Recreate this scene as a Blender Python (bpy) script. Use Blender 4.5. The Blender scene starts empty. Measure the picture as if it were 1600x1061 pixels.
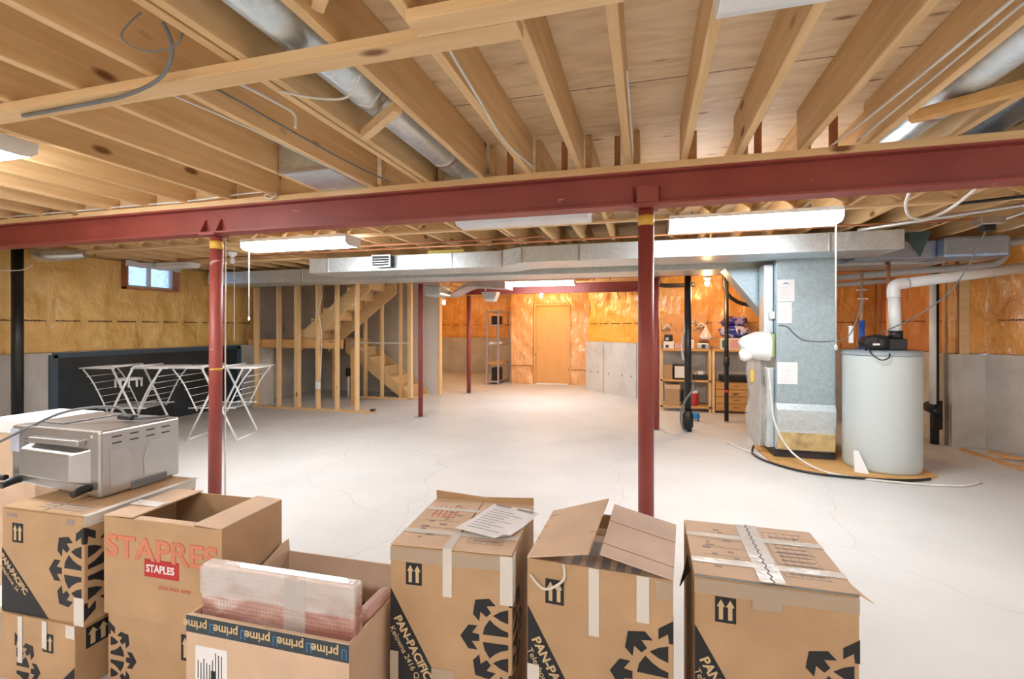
import bpy, bmesh, math, random
from mathutils import Vector, Matrix
random.seed(7)
sc = bpy.context.scene
col = sc.collection
PI = math.pi

# ---------------------------------------------------------------- camera
YAW = math.radians(15.5)
cd = bpy.data.cameras.new('camera')
cam = bpy.data.objects.new('camera', cd); col.objects.link(cam)
cam.location = (0, 0, 1.45); cam.rotation_euler = (PI/2, 0, YAW)
cd.sensor_width = 36; cd.lens = 755/1600*36; cd.shift_y = -18.5/1600
cd.clip_start = .02; cd.clip_end = 200
sc.camera = cam
# ---------------------------------------------------------------- world, exposure
w = bpy.data.worlds.new('world'); sc.world = w; w.use_nodes = True
w.node_tree.nodes['Background'].inputs[0].default_value = (.42, .62, 1, 1)
w.node_tree.nodes['Background'].inputs[1].default_value = .5
sc.view_settings.view_transform = 'Standard'; sc.view_settings.look = 'None'
sc.view_settings.gamma = 1; sc.view_settings.use_curve_mapping = False
sc.view_settings.exposure = 2.08
LAMP = 13.0      # radiance of the fluorescent lenses
BULB = 260.0     # radiance of the bare bulbs

# ---------------------------------------------------------------- materials
MATS = {}
def nmat(name):
    m = bpy.data.materials.new(name); m.use_nodes = True
    nt = m.node_tree; b = nt.nodes['Principled BSDF']
    MATS[name] = m
    return m, nt, b
def N(nt, t, **k):
    n = nt.nodes.new(t)
    for a, v in k.items():
        if a in n.inputs: n.inputs[a].default_value = v
        else: setattr(n, a, v)
    return n
def coords(nt, scale=(1, 1, 1), kind='Object', rnd=True):
    tc = N(nt, 'ShaderNodeTexCoord'); mp = N(nt, 'ShaderNodeMapping')
    mp.inputs['Scale'].default_value = scale
    nt.links.new(tc.outputs[kind], mp.inputs['Vector'])
    if rnd:
        oi = N(nt, 'ShaderNodeObjectInfo'); mu = N(nt, 'ShaderNodeMath', operation='MULTIPLY'); mu.inputs[1].default_value = 37
        nt.links.new(oi.outputs['Random'], mu.inputs[0]); nt.links.new(mu.outputs[0], mp.inputs['Location'])
    return mp.outputs['Vector']
def ramp(nt, fac, stops):
    r = N(nt, 'ShaderNodeValToRGB'); e = r.color_ramp.elements
    while len(e) < len(stops): e.new(.5)
    for i, (p, c) in enumerate(stops):
        e[i].position = p; e[i].color = (*c, 1) if len(c) == 3 else c
    nt.links.new(fac, r.inputs[0]); return r.outputs[0]
def mix(nt, fac, a, b, mode='MIX'):
    m = N(nt, 'ShaderNodeMix', data_type='RGBA', blend_type=mode)
    if isinstance(fac, (int, float)): m.inputs[0].default_value = fac
    else: nt.links.new(fac, m.inputs[0])
    for i, v in ((6, a), (7, b)):
        if isinstance(v, tuple): m.inputs[i].default_value = (*v, 1)
        else: nt.links.new(v, m.inputs[i])
    return m.outputs[2]
def bump(nt, b, h, strength=.3, dist=.01):
    bp = N(nt, 'ShaderNodeBump'); bp.inputs['Strength'].default_value = strength; bp.inputs['Distance'].default_value = dist
    nt.links.new(h, bp.inputs['Height']); nt.links.new(bp.outputs[0], b.inputs['Normal'])
def plain(name, c, rough=.6, metal=0, var=.12, scale=6, bmp=0, spec=.5, coat=0):
    m, nt, b = nmat(name)
    n = N(nt, 'ShaderNodeTexNoise', Scale=scale, Detail=5.0)
    nt.links.new(coords(nt), n.inputs['Vector'])
    o = ramp(nt, n.outputs[0], [(.3, tuple(x*(1-var) for x in c)), (.7, tuple(min(1, x*(1+var)) for x in c))])
    nt.links.new(o, b.inputs['Base Color'])
    b.inputs['Roughness'].default_value = rough; b.inputs['Metallic'].default_value = metal
    b.inputs['Specular IOR Level'].default_value = spec
    b.inputs['Coat Weight'].default_value = coat
    if bmp: bump(nt, b, n.outputs[0], bmp)
    return m
def wood(name, c1, c2, axis=1, knots=True, rough=.65):
    m, nt, b = nmat(name)
    s = [9, 9, 9]; s[axis] = .55
    v = coords(nt, tuple(s))
    n = N(nt, 'ShaderNodeTexNoise', Scale=3.0, Detail=8.0, Distortion=.6); nt.links.new(v, n.inputs['Vector'])
    cc = ramp(nt, n.outputs[0], [(.28, c1), (.72, c2)])
    oi = N(nt, 'ShaderNodeObjectInfo')
    tint = ramp(nt, oi.outputs['Random'], [(0, (.86, .84, .80)), (1, (1.0, 1.0, 1.0))])
    cc = mix(nt, 1.0, cc, tint, 'MULTIPLY')
    if knots:
        s2 = [5, 5, 5]; s2[axis] = 2.0
        v2 = coords(nt, tuple(s2))
        vo = N(nt, 'ShaderNodeTexVoronoi', Scale=1.0); nt.links.new(v2, vo.inputs['Vector'])
        k = ramp(nt, vo.outputs['Distance'], [(.07, (1, 1, 1)), (.14, (0, 0, 0))])
        cc = mix(nt, k, cc, (.22, .10, .04))
    nt.links.new(cc, b.inputs['Base Color'])
    b.inputs['Roughness'].default_value = rough; b.inputs['Specular IOR Level'].default_value = .3
    bump(nt, b, n.outputs[0], .15, .004)
    return m
M_JOIST = wood('joist_wood', (.70, .45, .215), (.86, .61, .34), 1)
M_WX = wood('lumber_x', (.76, .50, .25), (.88, .64, .37), 0)
M_WZ = wood('lumber_z', (.78, .52, .26), (.90, .66, .37), 2)
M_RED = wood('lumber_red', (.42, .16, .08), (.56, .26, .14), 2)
M_PINE = wood('pine_orange', (.66, .36, .13), (.78, .47, .20), 0)
M_DOOR = wood('door_veneer', (.80, .42, .15), (.86, .49, .20), 2, knots=False, rough=.4)
M_STAIR = wood('stair_wood', (.66, .45, .22), (.78, .56, .31), 0, knots=False)

def ply():
    m, nt, b = nmat('subfloor_plywood')
    v = coords(nt, (1.2, 5, 1), rnd=False)
    n = N(nt, 'ShaderNodeTexNoise', Scale=2.2, Detail=7.0, Distortion=1.5); nt.links.new(v, n.inputs['Vector'])
    c = ramp(nt, n.outputs[0], [(.3, (.68, .49, .29)), (.55, (.82, .63, .40)), (.75, (.88, .70, .48))])
    v2 = coords(nt, (2.2, 7, 1), rnd=False)
    vo = N(nt, 'ShaderNodeTexVoronoi', Scale=1.3); nt.links.new(v2, vo.inputs['Vector'])
    k = ramp(nt, vo.outputs['Distance'], [(.06, (1, 1, 1)), (.16, (0, 0, 0))])
    c = mix(nt, k, c, (.30, .15, .06))
    br = N(nt, 'ShaderNodeTexBrick'); cv = coords(nt, (1, 1, 1), rnd=False); cv.node.inputs['Location'].default_value = (17.3, 0, 0); nt.links.new(cv, br.inputs['Vector'])
    br.inputs['Color1'].default_value = (1, 1, 1, 1); br.inputs['Color2'].default_value = (1, 1, 1, 1); br.inputs['Mortar'].default_value = (.2, .12, .06, 1)
    br.inputs['Scale'].default_value = 1; br.inputs['Brick Width'].default_value = 40; br.inputs['Row Height'].default_value = 1.22; br.inputs['Mortar Size'].default_value = .004
    c = mix(nt, 1.0, c, br.outputs['Color'], 'MULTIPLY')
    nt.links.new(c, b.inputs['Base Color']); b.inputs['Roughness'].default_value = .6
    return m
M_PLY = ply()

def floor_mat():
    m, nt, b = nmat('slab_concrete')
    v = coords(nt, rnd=False)
    n = N(nt, 'ShaderNodeTexNoise', Scale=.9, Detail=8.0, Roughness=.6); nt.links.new(v, n.inputs['Vector'])
    c = ramp(nt, n.outputs[0], [(.32, (.57, .565, .555)), (.6, (.645, .64, .63))])
    # hairline cracks with a course of their own
    wv = N(nt, 'ShaderNodeTexNoise', Scale=1.3, Detail=3.0); nt.links.new(v, wv.inputs['Vector'])
    va = N(nt, 'ShaderNodeMixRGB', blend_type='ADD'); va.inputs[0].default_value = .6
    nt.links.new(v, va.inputs[1]); nt.links.new(wv.outputs['Color'], va.inputs[2])
    vo = N(nt, 'ShaderNodeTexVoronoi', feature='DISTANCE_TO_EDGE', Scale=.45); nt.links.new(va.outputs[0], vo.inputs['Vector'])
    k = ramp(nt, vo.outputs['Distance'], [(.0015, (1, 1, 1)), (.004, (0, 0, 0))])
    km = N(nt, 'ShaderNodeMath', operation='MULTIPLY'); nt.links.new(k, km.inputs[0]); km.inputs[1].default_value = .35
    c = mix(nt, km.outputs[0], c, (.40, .36, .32))
    n2 = N(nt, 'ShaderNodeTexNoise', Scale=3.5, Detail=6.0, Distortion=1.0); nt.links.new(v, n2.inputs['Vector'])
    s = ramp(nt, n2.outputs[0], [(.66, (0, 0, 0)), (.8, (.35, .35, .35))])
    c = mix(nt, s, c, (.50, .45, .40))
    nt.links.new(c, b.inputs['Base Color']); b.inputs['Roughness'].default_value = .55
    b.inputs['Specular IOR Level'].default_value = .35
    bump(nt, b, n2.outputs[0], .06, .01)
    return m
M_FLOOR = floor_mat()
def conc():
    m, nt, b = nmat('wall_concrete')
    v = coords(nt, (1, 1, .7), rnd=False)
    n = N(nt, 'ShaderNodeTexNoise', Scale=2.2, Detail=9.0, Roughness=.62); nt.links.new(v, n.inputs['Vector'])
    c = ramp(nt, n.outputs[0], [(.3, (.40, .375, .34)), (.5, (.55, .525, .485)), (.72, (.63, .60, .56))])
    nt.links.new(c, b.inputs['Base Color']); b.inputs['Roughness'].default_value = .8
    bump(nt, b, n.outputs[0], .2, .01)
    return m
M_CONC = conc()
def poly(name, c1, c2, rough=.22):
    m, nt, b = nmat(name)
    n = N(nt, 'ShaderNodeTexNoise', Scale=2.6, Detail=6.0, Distortion=.8); nt.links.new(coords(nt, (1, 1, 1.6), rnd=False), n.inputs['Vector'])
    c = ramp(nt, n.outputs[0], [(.3, c1), (.7, c2)])
    nt.links.new(c, b.inputs['Base Color'])
    b.inputs['Roughness'].default_value = rough + .12; b.inputs['Specular IOR Level'].default_value = .4
    b.inputs['Coat Weight'].default_value = 1.0; b.inputs['Coat Roughness'].default_value = .09
    n2 = N(nt, 'ShaderNodeTexNoise', Scale=7.0, Detail=6.0, Distortion=.5); nt.links.new(coords(nt, (1.1, .8, .5), rnd=False), n2.inputs['Vector'])
    bp = N(nt, 'ShaderNodeBump'); bp.inputs['Strength'].default_value = .9; bp.inputs['Distance'].default_value = .05
    nt.links.new(n2.outputs[0], bp.inputs['Height']); nt.links.new(bp.outputs[0], b.inputs['Normal']); nt.links.new(bp.outputs[0], b.inputs['Coat Normal'])
    return m
M_POLY = poly('wrapped_insulation_yellow', (.72, .43, .12), (.84, .57, .21))
M_POLY2 = poly('wrapped_insulation_orange', (.76, .32, .07), (.88, .48, .14))  # orange partly warm bulb light put into colour, partly pink insulation behind
M_POLY3 = poly('wrapped_insulation_rust', (.66, .25, .08), (.78, .38, .15))
M_BATT = plain('yellow_batt', (.74, .62, .16), .9, scale=30, bmp=.6)
M_INK = plain('black_ink', (.012, .014, .018), .6)
M_INKPOLY = plain('stamp_ink', (.10, .045, .02), .5)

def galv(name='galvanised_steel', c=(.66, .75, .80), rough=.38):
    m, nt, b = nmat(name)
    vo = N(nt, 'ShaderNodeTexVoronoi', Scale=38.0); nt.links.new(coords(nt), vo.inputs['Vector'])
    cc = ramp(nt, vo.outputs['Color'], [(0, tuple(x*.9 for x in c)), (1, tuple(min(1, x*1.1) for x in c))])
    n = N(nt, 'ShaderNodeTexNoise', Scale=3.0, Detail=4.0); nt.links.new(coords(nt), n.inputs['Vector'])
    nt.links.new(cc, b.inputs['Base Color']); b.inputs['Metallic'].default_value = .8
    rr = N(nt, 'ShaderNodeMapRange'); rr.inputs['To Min'].default_value = rough-.08; rr.inputs['To Max'].default_value = rough+.15
    nt.links.new(n.outputs[0], rr.inputs[0]); nt.links.new(rr.outputs[0], b.inputs['Roughness'])
    bump(nt, b, n.outputs[0], .12, .02)
    return m
M_GALV = galv()
M_PLEN = galv('plenum_steel', (.40, .50, .55), .45)
M_GALVD = galv('dull_galvanised', (.64, .72, .76), .5)
M_RUST = plain('rust_stained_metal', (.55, .42, .20), .6, .2, .35, 9)
M_STEEL = plain('brushed_steel', (.54, .53, .52), .32, .85, var=.10, scale=3)
M_STEELD = plain('dark_slot', (.03, .03, .035), .5)
def beam_mat():
    m, nt, b = nmat('red_oxide_paint')
    n = N(nt, 'ShaderNodeTexNoise', Scale=2.0, Detail=6.0); nt.links.new(coords(nt), n.inputs['Vector'])
    c = ramp(nt, n.outputs[0], [(.3, (.24, .042, .034)), (.7, (.33, .066, .052))])
    n2 = N(nt, 'ShaderNodeTexNoise', Scale=5.0, Detail=8.0, Distortion=.5); nt.links.new(coords(nt, (1, 2, 3)), n2.inputs['Vector'])
    k = ramp(nt, n2.outputs[0], [(.72, (0, 0, 0)), (.745, (.7, .7, .7))])
    c = mix(nt, k, c, (.62, .40, .38))
    nt.links.new(c, b.inputs['Base Color']); b.inputs['Roughness'].default_value = .48
    return m
M_BEAM = beam_mat()
M_YEL = plain('yellow_tag', (.72, .42, .06), .5)
M_BLACKPIPE = plain('black_abs', (.012, .014, .016), .35)
M_PVC = plain('white_pvc', (.78, .79, .80), .3, var=.04)
M_PVCG = plain('grey_pvc', (.55, .55, .57), .4, var=.05)
M_COPPER = plain('copper', (.60, .27, .14), .4, .5)
M_COPPERR = plain('aged_copper', (.46, .20, .11), .5, .3)
M_BLUE = plain('blue_sleeve', (.02, .12, .50), .5)
M_WHITE = plain('white_enamel', (.80, .81, .82), .35, var=.03)
M_PAPER = plain('paper', (.80, .79, .80), .7, var=.04)
M_TANK = plain('tank_paint', (.56, .62, .62), .35, var=.03, scale=1.5)
M_TARP = plain('black_membrane', (.012, .022, .030), .38, var=.5, scale=2.5, bmp=.15)
M_TARPB = plain('membrane_edge', (.05, .085, .12), .5)
M_DRY = plain('grey_drywall_back', (.52, .46, .385), .85, var=.06)
M_DRYW = plain('drywall_white', (.66, .63, .60), .8, var=.03)
M_BLACK = plain('black_plastic', (.015, .015, .017), .4)
M_CABLE = plain('white_cable', (.70, .68, .64), .45)
M_CABLEG = plain('grey_cable', (.16, .17, .18), .45)
def card(name, c, rough=.75):
    m, nt, b = nmat(name)
    n = N(nt, 'ShaderNodeTexNoise', Scale=7.0, Detail=6.0); nt.links.new(coords(nt, (1, 1, 1)), n.inputs['Vector'])
    wv = N(nt, 'ShaderNodeTexWave', Scale=55.0, Distortion=.3); nt.links.new(coords(nt, rnd=False), wv.inputs['Vector'])
    o = ramp(nt, n.outputs[0], [(.25, tuple(x*.88 for x in c)), (.75, tuple(x*1.08 for x in c))])
    nt.links.new(o, b.inputs['Base Color']); b.inputs['Roughness'].default_value = rough; b.inputs['Specular IOR Level'].default_value = .25
    bump(nt, b, wv.outputs[0], .06, .002)
    return m
M_CARD = card('kraft_card', (.50, .325, .185))
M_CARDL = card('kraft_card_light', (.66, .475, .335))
M_CARDIN = card('kraft_card_inside', (.42, .25, .13))
def tape(name='packing_tape', c=(.62, .50, .38), alpha=.55):
    m, nt, b = nmat(name)
    b.inputs['Base Color'].default_value = (*c, 1); b.inputs['Roughness'].default_value = .15; b.inputs['Alpha'].default_value = alpha
    n = N(nt, 'ShaderNodeTexNoise', Scale=22.0, Distortion=2.0); nt.links.new(coords(nt), n.inputs['Vector']); bump(nt, b, n.outputs[0], .3, .004)
    return m
M_TAPE = tape(); M_TAPEW = tape('white_tape', (.85, .80, .74), .75)
M_PRINT = plain('faded_print', (.30, .24, .22), .7)
M_PRINTR = plain('red_print', (.60, .16, .10), .7)
M_SALMON = plain('salmon_print', (.62, .23, .13), .7)
M_LABELRED = plain('label_red', (.50, .025, .025), .6)
M_CREAM = card('print_gap_cream', (.62, .46, .27))
M_LBLUE = plain('label_blue', (.05, .20, .42), .6)
M_NAVY = plain('band_navy', (.035, .05, .065), .6)
M_FILM = tape('clear_film', (.78, .74, .71), .28)
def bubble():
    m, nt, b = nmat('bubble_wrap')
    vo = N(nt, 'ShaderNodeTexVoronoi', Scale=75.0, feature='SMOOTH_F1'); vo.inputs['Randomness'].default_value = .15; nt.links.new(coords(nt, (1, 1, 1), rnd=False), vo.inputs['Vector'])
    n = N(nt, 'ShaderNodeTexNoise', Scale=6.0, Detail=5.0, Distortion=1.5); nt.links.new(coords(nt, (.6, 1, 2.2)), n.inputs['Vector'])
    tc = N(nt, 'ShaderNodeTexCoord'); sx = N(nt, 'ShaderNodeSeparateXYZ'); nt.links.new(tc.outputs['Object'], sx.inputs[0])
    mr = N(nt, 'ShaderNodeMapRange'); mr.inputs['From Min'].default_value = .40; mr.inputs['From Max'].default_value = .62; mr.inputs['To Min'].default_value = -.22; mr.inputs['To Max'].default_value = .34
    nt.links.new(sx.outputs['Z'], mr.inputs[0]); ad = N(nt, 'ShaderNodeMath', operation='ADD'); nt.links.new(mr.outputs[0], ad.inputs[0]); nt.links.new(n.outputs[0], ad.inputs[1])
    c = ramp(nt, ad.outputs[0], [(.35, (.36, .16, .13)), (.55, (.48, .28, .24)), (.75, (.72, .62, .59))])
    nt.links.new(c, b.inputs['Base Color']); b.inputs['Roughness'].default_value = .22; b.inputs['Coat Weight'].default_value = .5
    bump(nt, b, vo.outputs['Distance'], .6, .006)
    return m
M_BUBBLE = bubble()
def emis(name, c, s):
    m, nt, b = nmat(name)
    b.inputs['Base Color'].default_value = (.8, .8, .8, 1)
    b.inputs['Emission Color'].default_value = (*c, 1); b.inputs['Emission Strength'].default_value = s
    return m
M_LAMP = emis('lit_lens', (.93, .965, 1), LAMP)
M_BULB = emis('lit_bulb', (1, .62, .28), BULB)
M_LENS = plain('unlit_lens', (.72, .74, .76), .4, var=.05)
def glass():
    m, nt, b = nmat('window_glass')
    b.inputs['Transmission Weight'].default_value = 1; b.inputs['Roughness'].default_value = .25; b.inputs['Base Color'].default_value = (.9, .95, 1, 1)
    n = N(nt, 'ShaderNodeTexNoise', Scale=9.0, Distortion=3.0); nt.links.new(coords(nt), n.inputs['Vector']); bump(nt, b, n.outputs[0], .8, .02)
    return m
M_GLASS = glass()
def P(c, name, **k): return plain(name, c, **k)

# ---------------------------------------------------------------- mesh helpers
class MB:
    def __init__(s): s.v = []; s.f = []; s.mi = []; s.sm = []
    def add(s, vs, fs, mi=0, smooth=False):
        o = len(s.v); s.v += [Vector(p) for p in vs]
        for f in fs: s.f.append([i+o for i in f]); s.mi.append(mi); s.sm.append(smooth)
        return s
    def box(s, a, b, mi=0):
        x0, y0, z0 = a; x1, y1, z1 = b
        return s.add([(x0,y0,z0),(x1,y0,z0),(x1,y1,z0),(x0,y1,z0),(x0,y0,z1),(x1,y0,z1),(x1,y1,z1),(x0,y1,z1)],
                     [(0,3,2,1),(4,5,6,7),(0,1,5,4),(1,2,6,5),(2,3,7,6),(3,0,4,7)], mi)
    def bar(s, p, q, wd, ht, up=(0,0,1), mi=0):        # rectangular bar p->q, wd across, ht along up
        p = Vector(p); q = Vector(q); d = (q-p).normalized(); u = Vector(up)
        sd = d.cross(u)
        if sd.length < 1e-4: sd = d.cross(Vector((0,1,0)))
        sd.normalize(); u = sd.cross(d).normalized()
        vs = []
        for c in (p, q):
            for a, b in ((-1,-1),(1,-1),(1,1),(-1,1)): vs.append(c + sd*wd/2*a + u*ht/2*b)
        return s.add(vs, [(0,1,2,3),(7,6,5,4),(0,4,5,1),(1,5,6,2),(2,6,7,3),(3,7,4,0)], mi)
    def tube(s, pts, r, n=10, mi=0, smooth_path=0, cap=True):
        pts = [Vector(p) for p in pts]
        if smooth_path:
            out = []; ro = []
            if isinstance(r, (list, tuple)):
                for i in range(len(pts)-1): ro += [r[i]+(r[i+1]-r[i])*k/smooth_path for k in range(smooth_path)]
                r = ro+[r[-1]]
            P_ = [pts[0]] + pts + [pts[-1]]
            for i in range(1, len(P_)-2):
                a, b, c, d = P_[i-1:i+3]
                for k in range(smooth_path):
                    t = k/smooth_path
                    out.append(.5*((2*b)+(c-a)*t+(2*a-5*b+4*c-d)*t*t+(3*b-a-3*c+d)*t**3))
            out.append(pts[-1]); pts = out
        rs = r if isinstance(r, (list, tuple)) else [r]*len(pts)
        vs = []; u = None
        for i, p in enumerate(pts):
            d = (pts[min(i+1, len(pts)-1)] - pts[max(i-1, 0)]).normalized()
            if u is None:
                u = d.orthogonal().normalized()
            u = (u - d*u.dot(d)).normalized(); v = d.cross(u)
            for k in range(n):
                a = 2*PI*k/n; vs.append(p + (u*math.cos(a)+v*math.sin(a))*rs[i])
        fs = []
        for i in range(len(pts)-1):
            for k in range(n): fs.append((i*n+k, i*n+(k+1)%n, (i+1)*n+(k+1)%n, (i+1)*n+k))
        s.add(vs, fs, mi, True)
        if cap:
            o = len(s.v)-len(vs)
            s.f.append([o+k for k in range(n)][::-1]); s.mi.append(mi); s.sm.append(False)
            e = o+(len(pts)-1)*n; s.f.append([e+k for k in range(n)]); s.mi.append(mi); s.sm.append(False)
        return s
    def cyl(s, p, q, r, n=20, mi=0): return s.tube([p, q], r, n, mi)
    def lathe(s, prof, c=(0,0,0), n=32, mi=0, smooth=True):  # prof: (r,z)
        vs = []; fs = []; c = Vector(c)
        for r, z in prof:
            for k in range(n):
                a = 2*PI*k/n; vs.append(c+Vector((r*math.cos(a), r*math.sin(a), z)))
        for i in range(len(prof)-1):
            for k in range(n): fs.append((i*n+k, i*n+(k+1)%n, (i+1)*n+(k+1)%n, (i+1)*n+k))
        s.add(vs, fs, mi, smooth)
        o = len(s.v)-len(vs)
        s.f.append([o+k for k in range(n)][::-1]); s.mi.append(mi); s.sm.append(False)
        e = o+(len(prof)-1)*n; s.f.append([e+k for k in range(n)]); s.mi.append(mi); s.sm.append(False)
        return s
    def prism(s, poly, O, U, V, t, mi=0, off=0):         # 2D polygon in frame O,U,V ; thickness t along U x V
        O = Vector(O); U = Vector(U).normalized(); V = Vector(V).normalized(); W = U.cross(V)
        n = len(poly)
        vs = [O+U*a+V*b+W*off for a, b in poly] + [O+U*a+V*b+W*(off+t) for a, b in poly]
        fs = [list(range(n))[::-1], list(range(n, 2*n))] + [(i, (i+1)%n, n+(i+1)%n, n+i) for i in range(n)]
        return s.add(vs, fs, mi)
    def build(s, name, mats, parent=None, bevel=0, seg=2, world=False, origin=None, sub=0):
        vs = s.v
        if parent is not None and world:
            inv = (Matrix.Translation(parent.location) @ parent.rotation_euler.to_matrix().to_4x4()).inverted()
            gp = parent.parent
            if gp is not None:
                inv = inv @ (Matrix.Translation(gp.location) @ gp.rotation_euler.to_matrix().to_4x4()).inverted()
            vs = [inv @ v for v in vs]
        loc = Vector((0,0,0))
        if parent is None:
            if origin is None:
                xs = [v.x for v in vs]; ys = [v.y for v in vs]; zs = [v.z for v in vs]
                loc = Vector(((min(xs)+max(xs))/2, (min(ys)+max(ys))/2, min(zs)))
            else: loc = Vector(origin)
            vs = [v-loc for v in vs]
        me = bpy.data.meshes.new(name); me.from_pydata([tuple(v) for v in vs], [], s.f)
        if not isinstance(mats, (list, tuple)): mats = [mats]
        for m in mats: me.materials.append(m)
        for p, mi, sm in zip(me.polygons, s.mi, s.sm): p.material_index = mi; p.use_smooth = sm
        me.update()
        bm = bmesh.new(); bm.from_mesh(me); bmesh.ops.recalc_face_normals(bm, faces=bm.faces); bm.to_mesh(me); bm.free()
        o = bpy.data.objects.new(name, me); col.objects.link(o); o.location = loc
        if parent is not None: o.parent = parent
        if bevel:
            b = o.modifiers.new('bevel', 'BEVEL'); b.width = bevel; b.segments = seg; b.limit_method = 'ANGLE'; b.angle_limit = math.radians(40)
        if sub:
            b = o.modifiers.new('sub', 'SUBSURF'); b.levels = sub; b.render_levels = sub
        return o
def tag(o, label, cat, group=None):
    o['label'] = label; o['category'] = cat
    if group: o['group'] = group
    return o
def thing(name, label, cat, loc=(0,0,0), rz=0, group=None):
    o = bpy.data.objects.new(name, None); col.objects.link(o); o.location = loc; o.rotation_euler = (0,0,rz)
    o.empty_display_size = .1
    return tag(o, label, cat, group)
def struct(o): o['kind'] = 'structure'; return o
def dup(root, loc=None, rz=None, label=None):
    r = root.copy(); col.objects.link(r)
    if loc is not None: r.location = loc
    if rz is not None: r.rotation_euler = (0,0,rz)
    if label: r['label'] = label
    for ch in list(root.children):
        c = ch.copy(); col.objects.link(c); c.parent = r
        for g in list(ch.children):
            d = g.copy(); col.objects.link(d); d.parent = c
    return r
def text(body, size, name, mat, parent, O, U, V, align='LEFT', ext=.0006, off=.0012, bold=.0, sx=1.0):
    cu = bpy.data.curves.new(name, 'FONT'); cu.body = body; cu.size = size; cu.align_x = align; cu.extrude = ext; cu.offset = bold
    t = bpy.data.objects.new(name, cu); col.objects.link(t)
    bpy.context.view_layer.update()
    me = bpy.data.meshes.new_from_object(t.evaluated_get(bpy.context.evaluated_depsgraph_get()))
    bpy.data.objects.remove(t)
    U = Vector(U).normalized(); V = Vector(V).normalized(); W = U.cross(V); O = Vector(O)
    for v in me.vertices: v.co = O + U*v.co.x*sx + V*v.co.y + W*(v.co.z+off)
    me.materials.clear(); me.materials.append(mat)
    o = bpy.data.objects.new(name, me); col.objects.link(o); o.parent = parent
    return o

# ================================================================ SETTING
ZT = 2.65; ZJ = 2.413; ZC = 1.13       # subfloor, joist bottom, concrete top
struct(MB().box((-7.6, -2.8, -.15), (5.7, 14.9, 0)).build('floor', M_FLOOR, origin=(0,0,0)))
struct(MB().box((-7.6, -2.8, ZT), (5.7, 14.9, ZT+.02)).build('ceiling', M_PLY, origin=(0,0,ZT)))

def stamp_words(mb, O, U, z, length, n, mi):
    x = .1
    while x < length-.35:
        wlen = .24 + random.random()*.05; k = 0
        while k < wlen:
            g = .012+random.random()*.012; hh = .012+random.random()*.010
            a = O + U*(x+k); b = O + U*(x+k+g)
            mb.add([a+n*.012+Vector((0,0,z)), b+n*.012+Vector((0,0,z)), b+n*.012+Vector((0,0,z+hh)), a+n*.012+Vector((0,0,z+hh))], [(0,1,2,3)], mi)
            k += g+.005
        x += wlen + .10
def wall(name, p0, p1, mat_up=M_POLY, conc_h=ZC, recess=.07, top=ZJ, window=None, stamp=True, amp=.018, ext=(.3,.3), bext=None):
    if bext is None: bext = tuple(.06 if e else 0 for e in ext)
    p0 = Vector((*p0, 0)); p1 = Vector((*p1, 0)); d = (p1-p0); L = d.length; d.normalize()
    n = Vector((d.y, -d.x, 0))                        # points into the room
    mb = MB()
    th = .2
    def slab(s0, s1, z0, z1, f, bk, mi=0):
        vs = []
        for z in (z0, z1):
            for s_, o_ in ((s0, f), (s1, f), (s1, -bk), (s0, -bk)): vs.append(p0+d*s_+n*o_+Vector((0,0,z)))
        mb.add(vs, [(0,3,2,1),(4,5,6,7),(0,1,5,4),(1,2,6,5),(2,3,7,6),(3,0,4,7)], mi)
    if conc_h > 0: slab(0, L, 0, conc_h, 0, th)
    z0 = conc_h
    up = recess if conc_h > 0 else .03
    if window:
        a, b, wz0, wz1 = window
        slab(-ext[0], a, z0, ZT, -up-.03, th, 1); slab(b, L+ext[1], z0, ZT, -up-.03, th, 1)
        slab(a, b, z0, wz0, -up-.03, th, 1); slab(a, b, wz1, ZT, -up-.03, th, 1)
    else: slab(-ext[0], L+ext[1], z0, ZT, -up-.03, th, 1)
    o = struct(mb.build(name, [M_CONC, M_WX], origin=p0))
    # wrinkled vapour barrier over the insulation, a mesh of its own
    g = MB(); nx = max(2, int(L/.06)); nz = max(2, int((top-z0)/.06)); rnd = random.Random(name)
    ph = [rnd.random()*6 for _ in range(6)]
    vs = []
    for j in range(nz+1):
        for i in range(nx+1):
            s_ = -bext[0]+(L+bext[0]+bext[1])*i/nx; z = z0+.005+(top-z0-.005)*j/nz
            w_ = math.sin(s_*7+ph[0]+2*math.sin(z*3+ph[1]))*.5 + math.sin((s_*5+z*11)+ph[2])*.3 + math.sin(s_*19-z*7+ph[3])*.25 + rnd.uniform(-.3,.3)
            bay = -.02*math.cos(s_*2*PI/.405)
            vs.append(p0+d*s_+n*(-up+amp*w_+bay*.5)+Vector((0,0,z)))
    fs = []
    for j in range(nz):
        for i in range(nx):
            if window:
                sc_ = L*(i+.5)/nx; zc = z0+(top-z0)*(j+.5)/nz
                if window[0]-.02 < sc_ < window[1]+.02 and window[2]-.03 < zc < window[3]+.05: continue
            a = j*(nx+1)+i; fs.append((a, a+1, a+nx+2, a+nx+1))
    g.add(vs, fs, 0, True)
    if stamp and mat_up not in (M_DRY,): stamp_words(g, p0-n*(up-.012), d, 1.53, L, n, 1)
    b = g.build('vapour_barrier', [mat_up, M_INKPOLY], parent=o, world=True)
    return o
wall('wall_left', (-7.3, -2.5), (-7.3, 7.75), M_POLY, window=(5.31+2.5, 6.08+2.5, 2.05, 2.40), ext=(.3,0))
wall('wall_left_stair', (-7.3, 7.75), (-7.3, 9.9), M_DRY, conc_h=1.34, amp=0, stamp=False, ext=(0,0))
wall('wall_left_rear', (-7.3, 9.9), (-7.3, 14.6), M_POLY2, ext=(0,.3))
wall('wall_back', (-7.3, 14.6), (-3.4, 14.6), M_POLY2)
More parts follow.
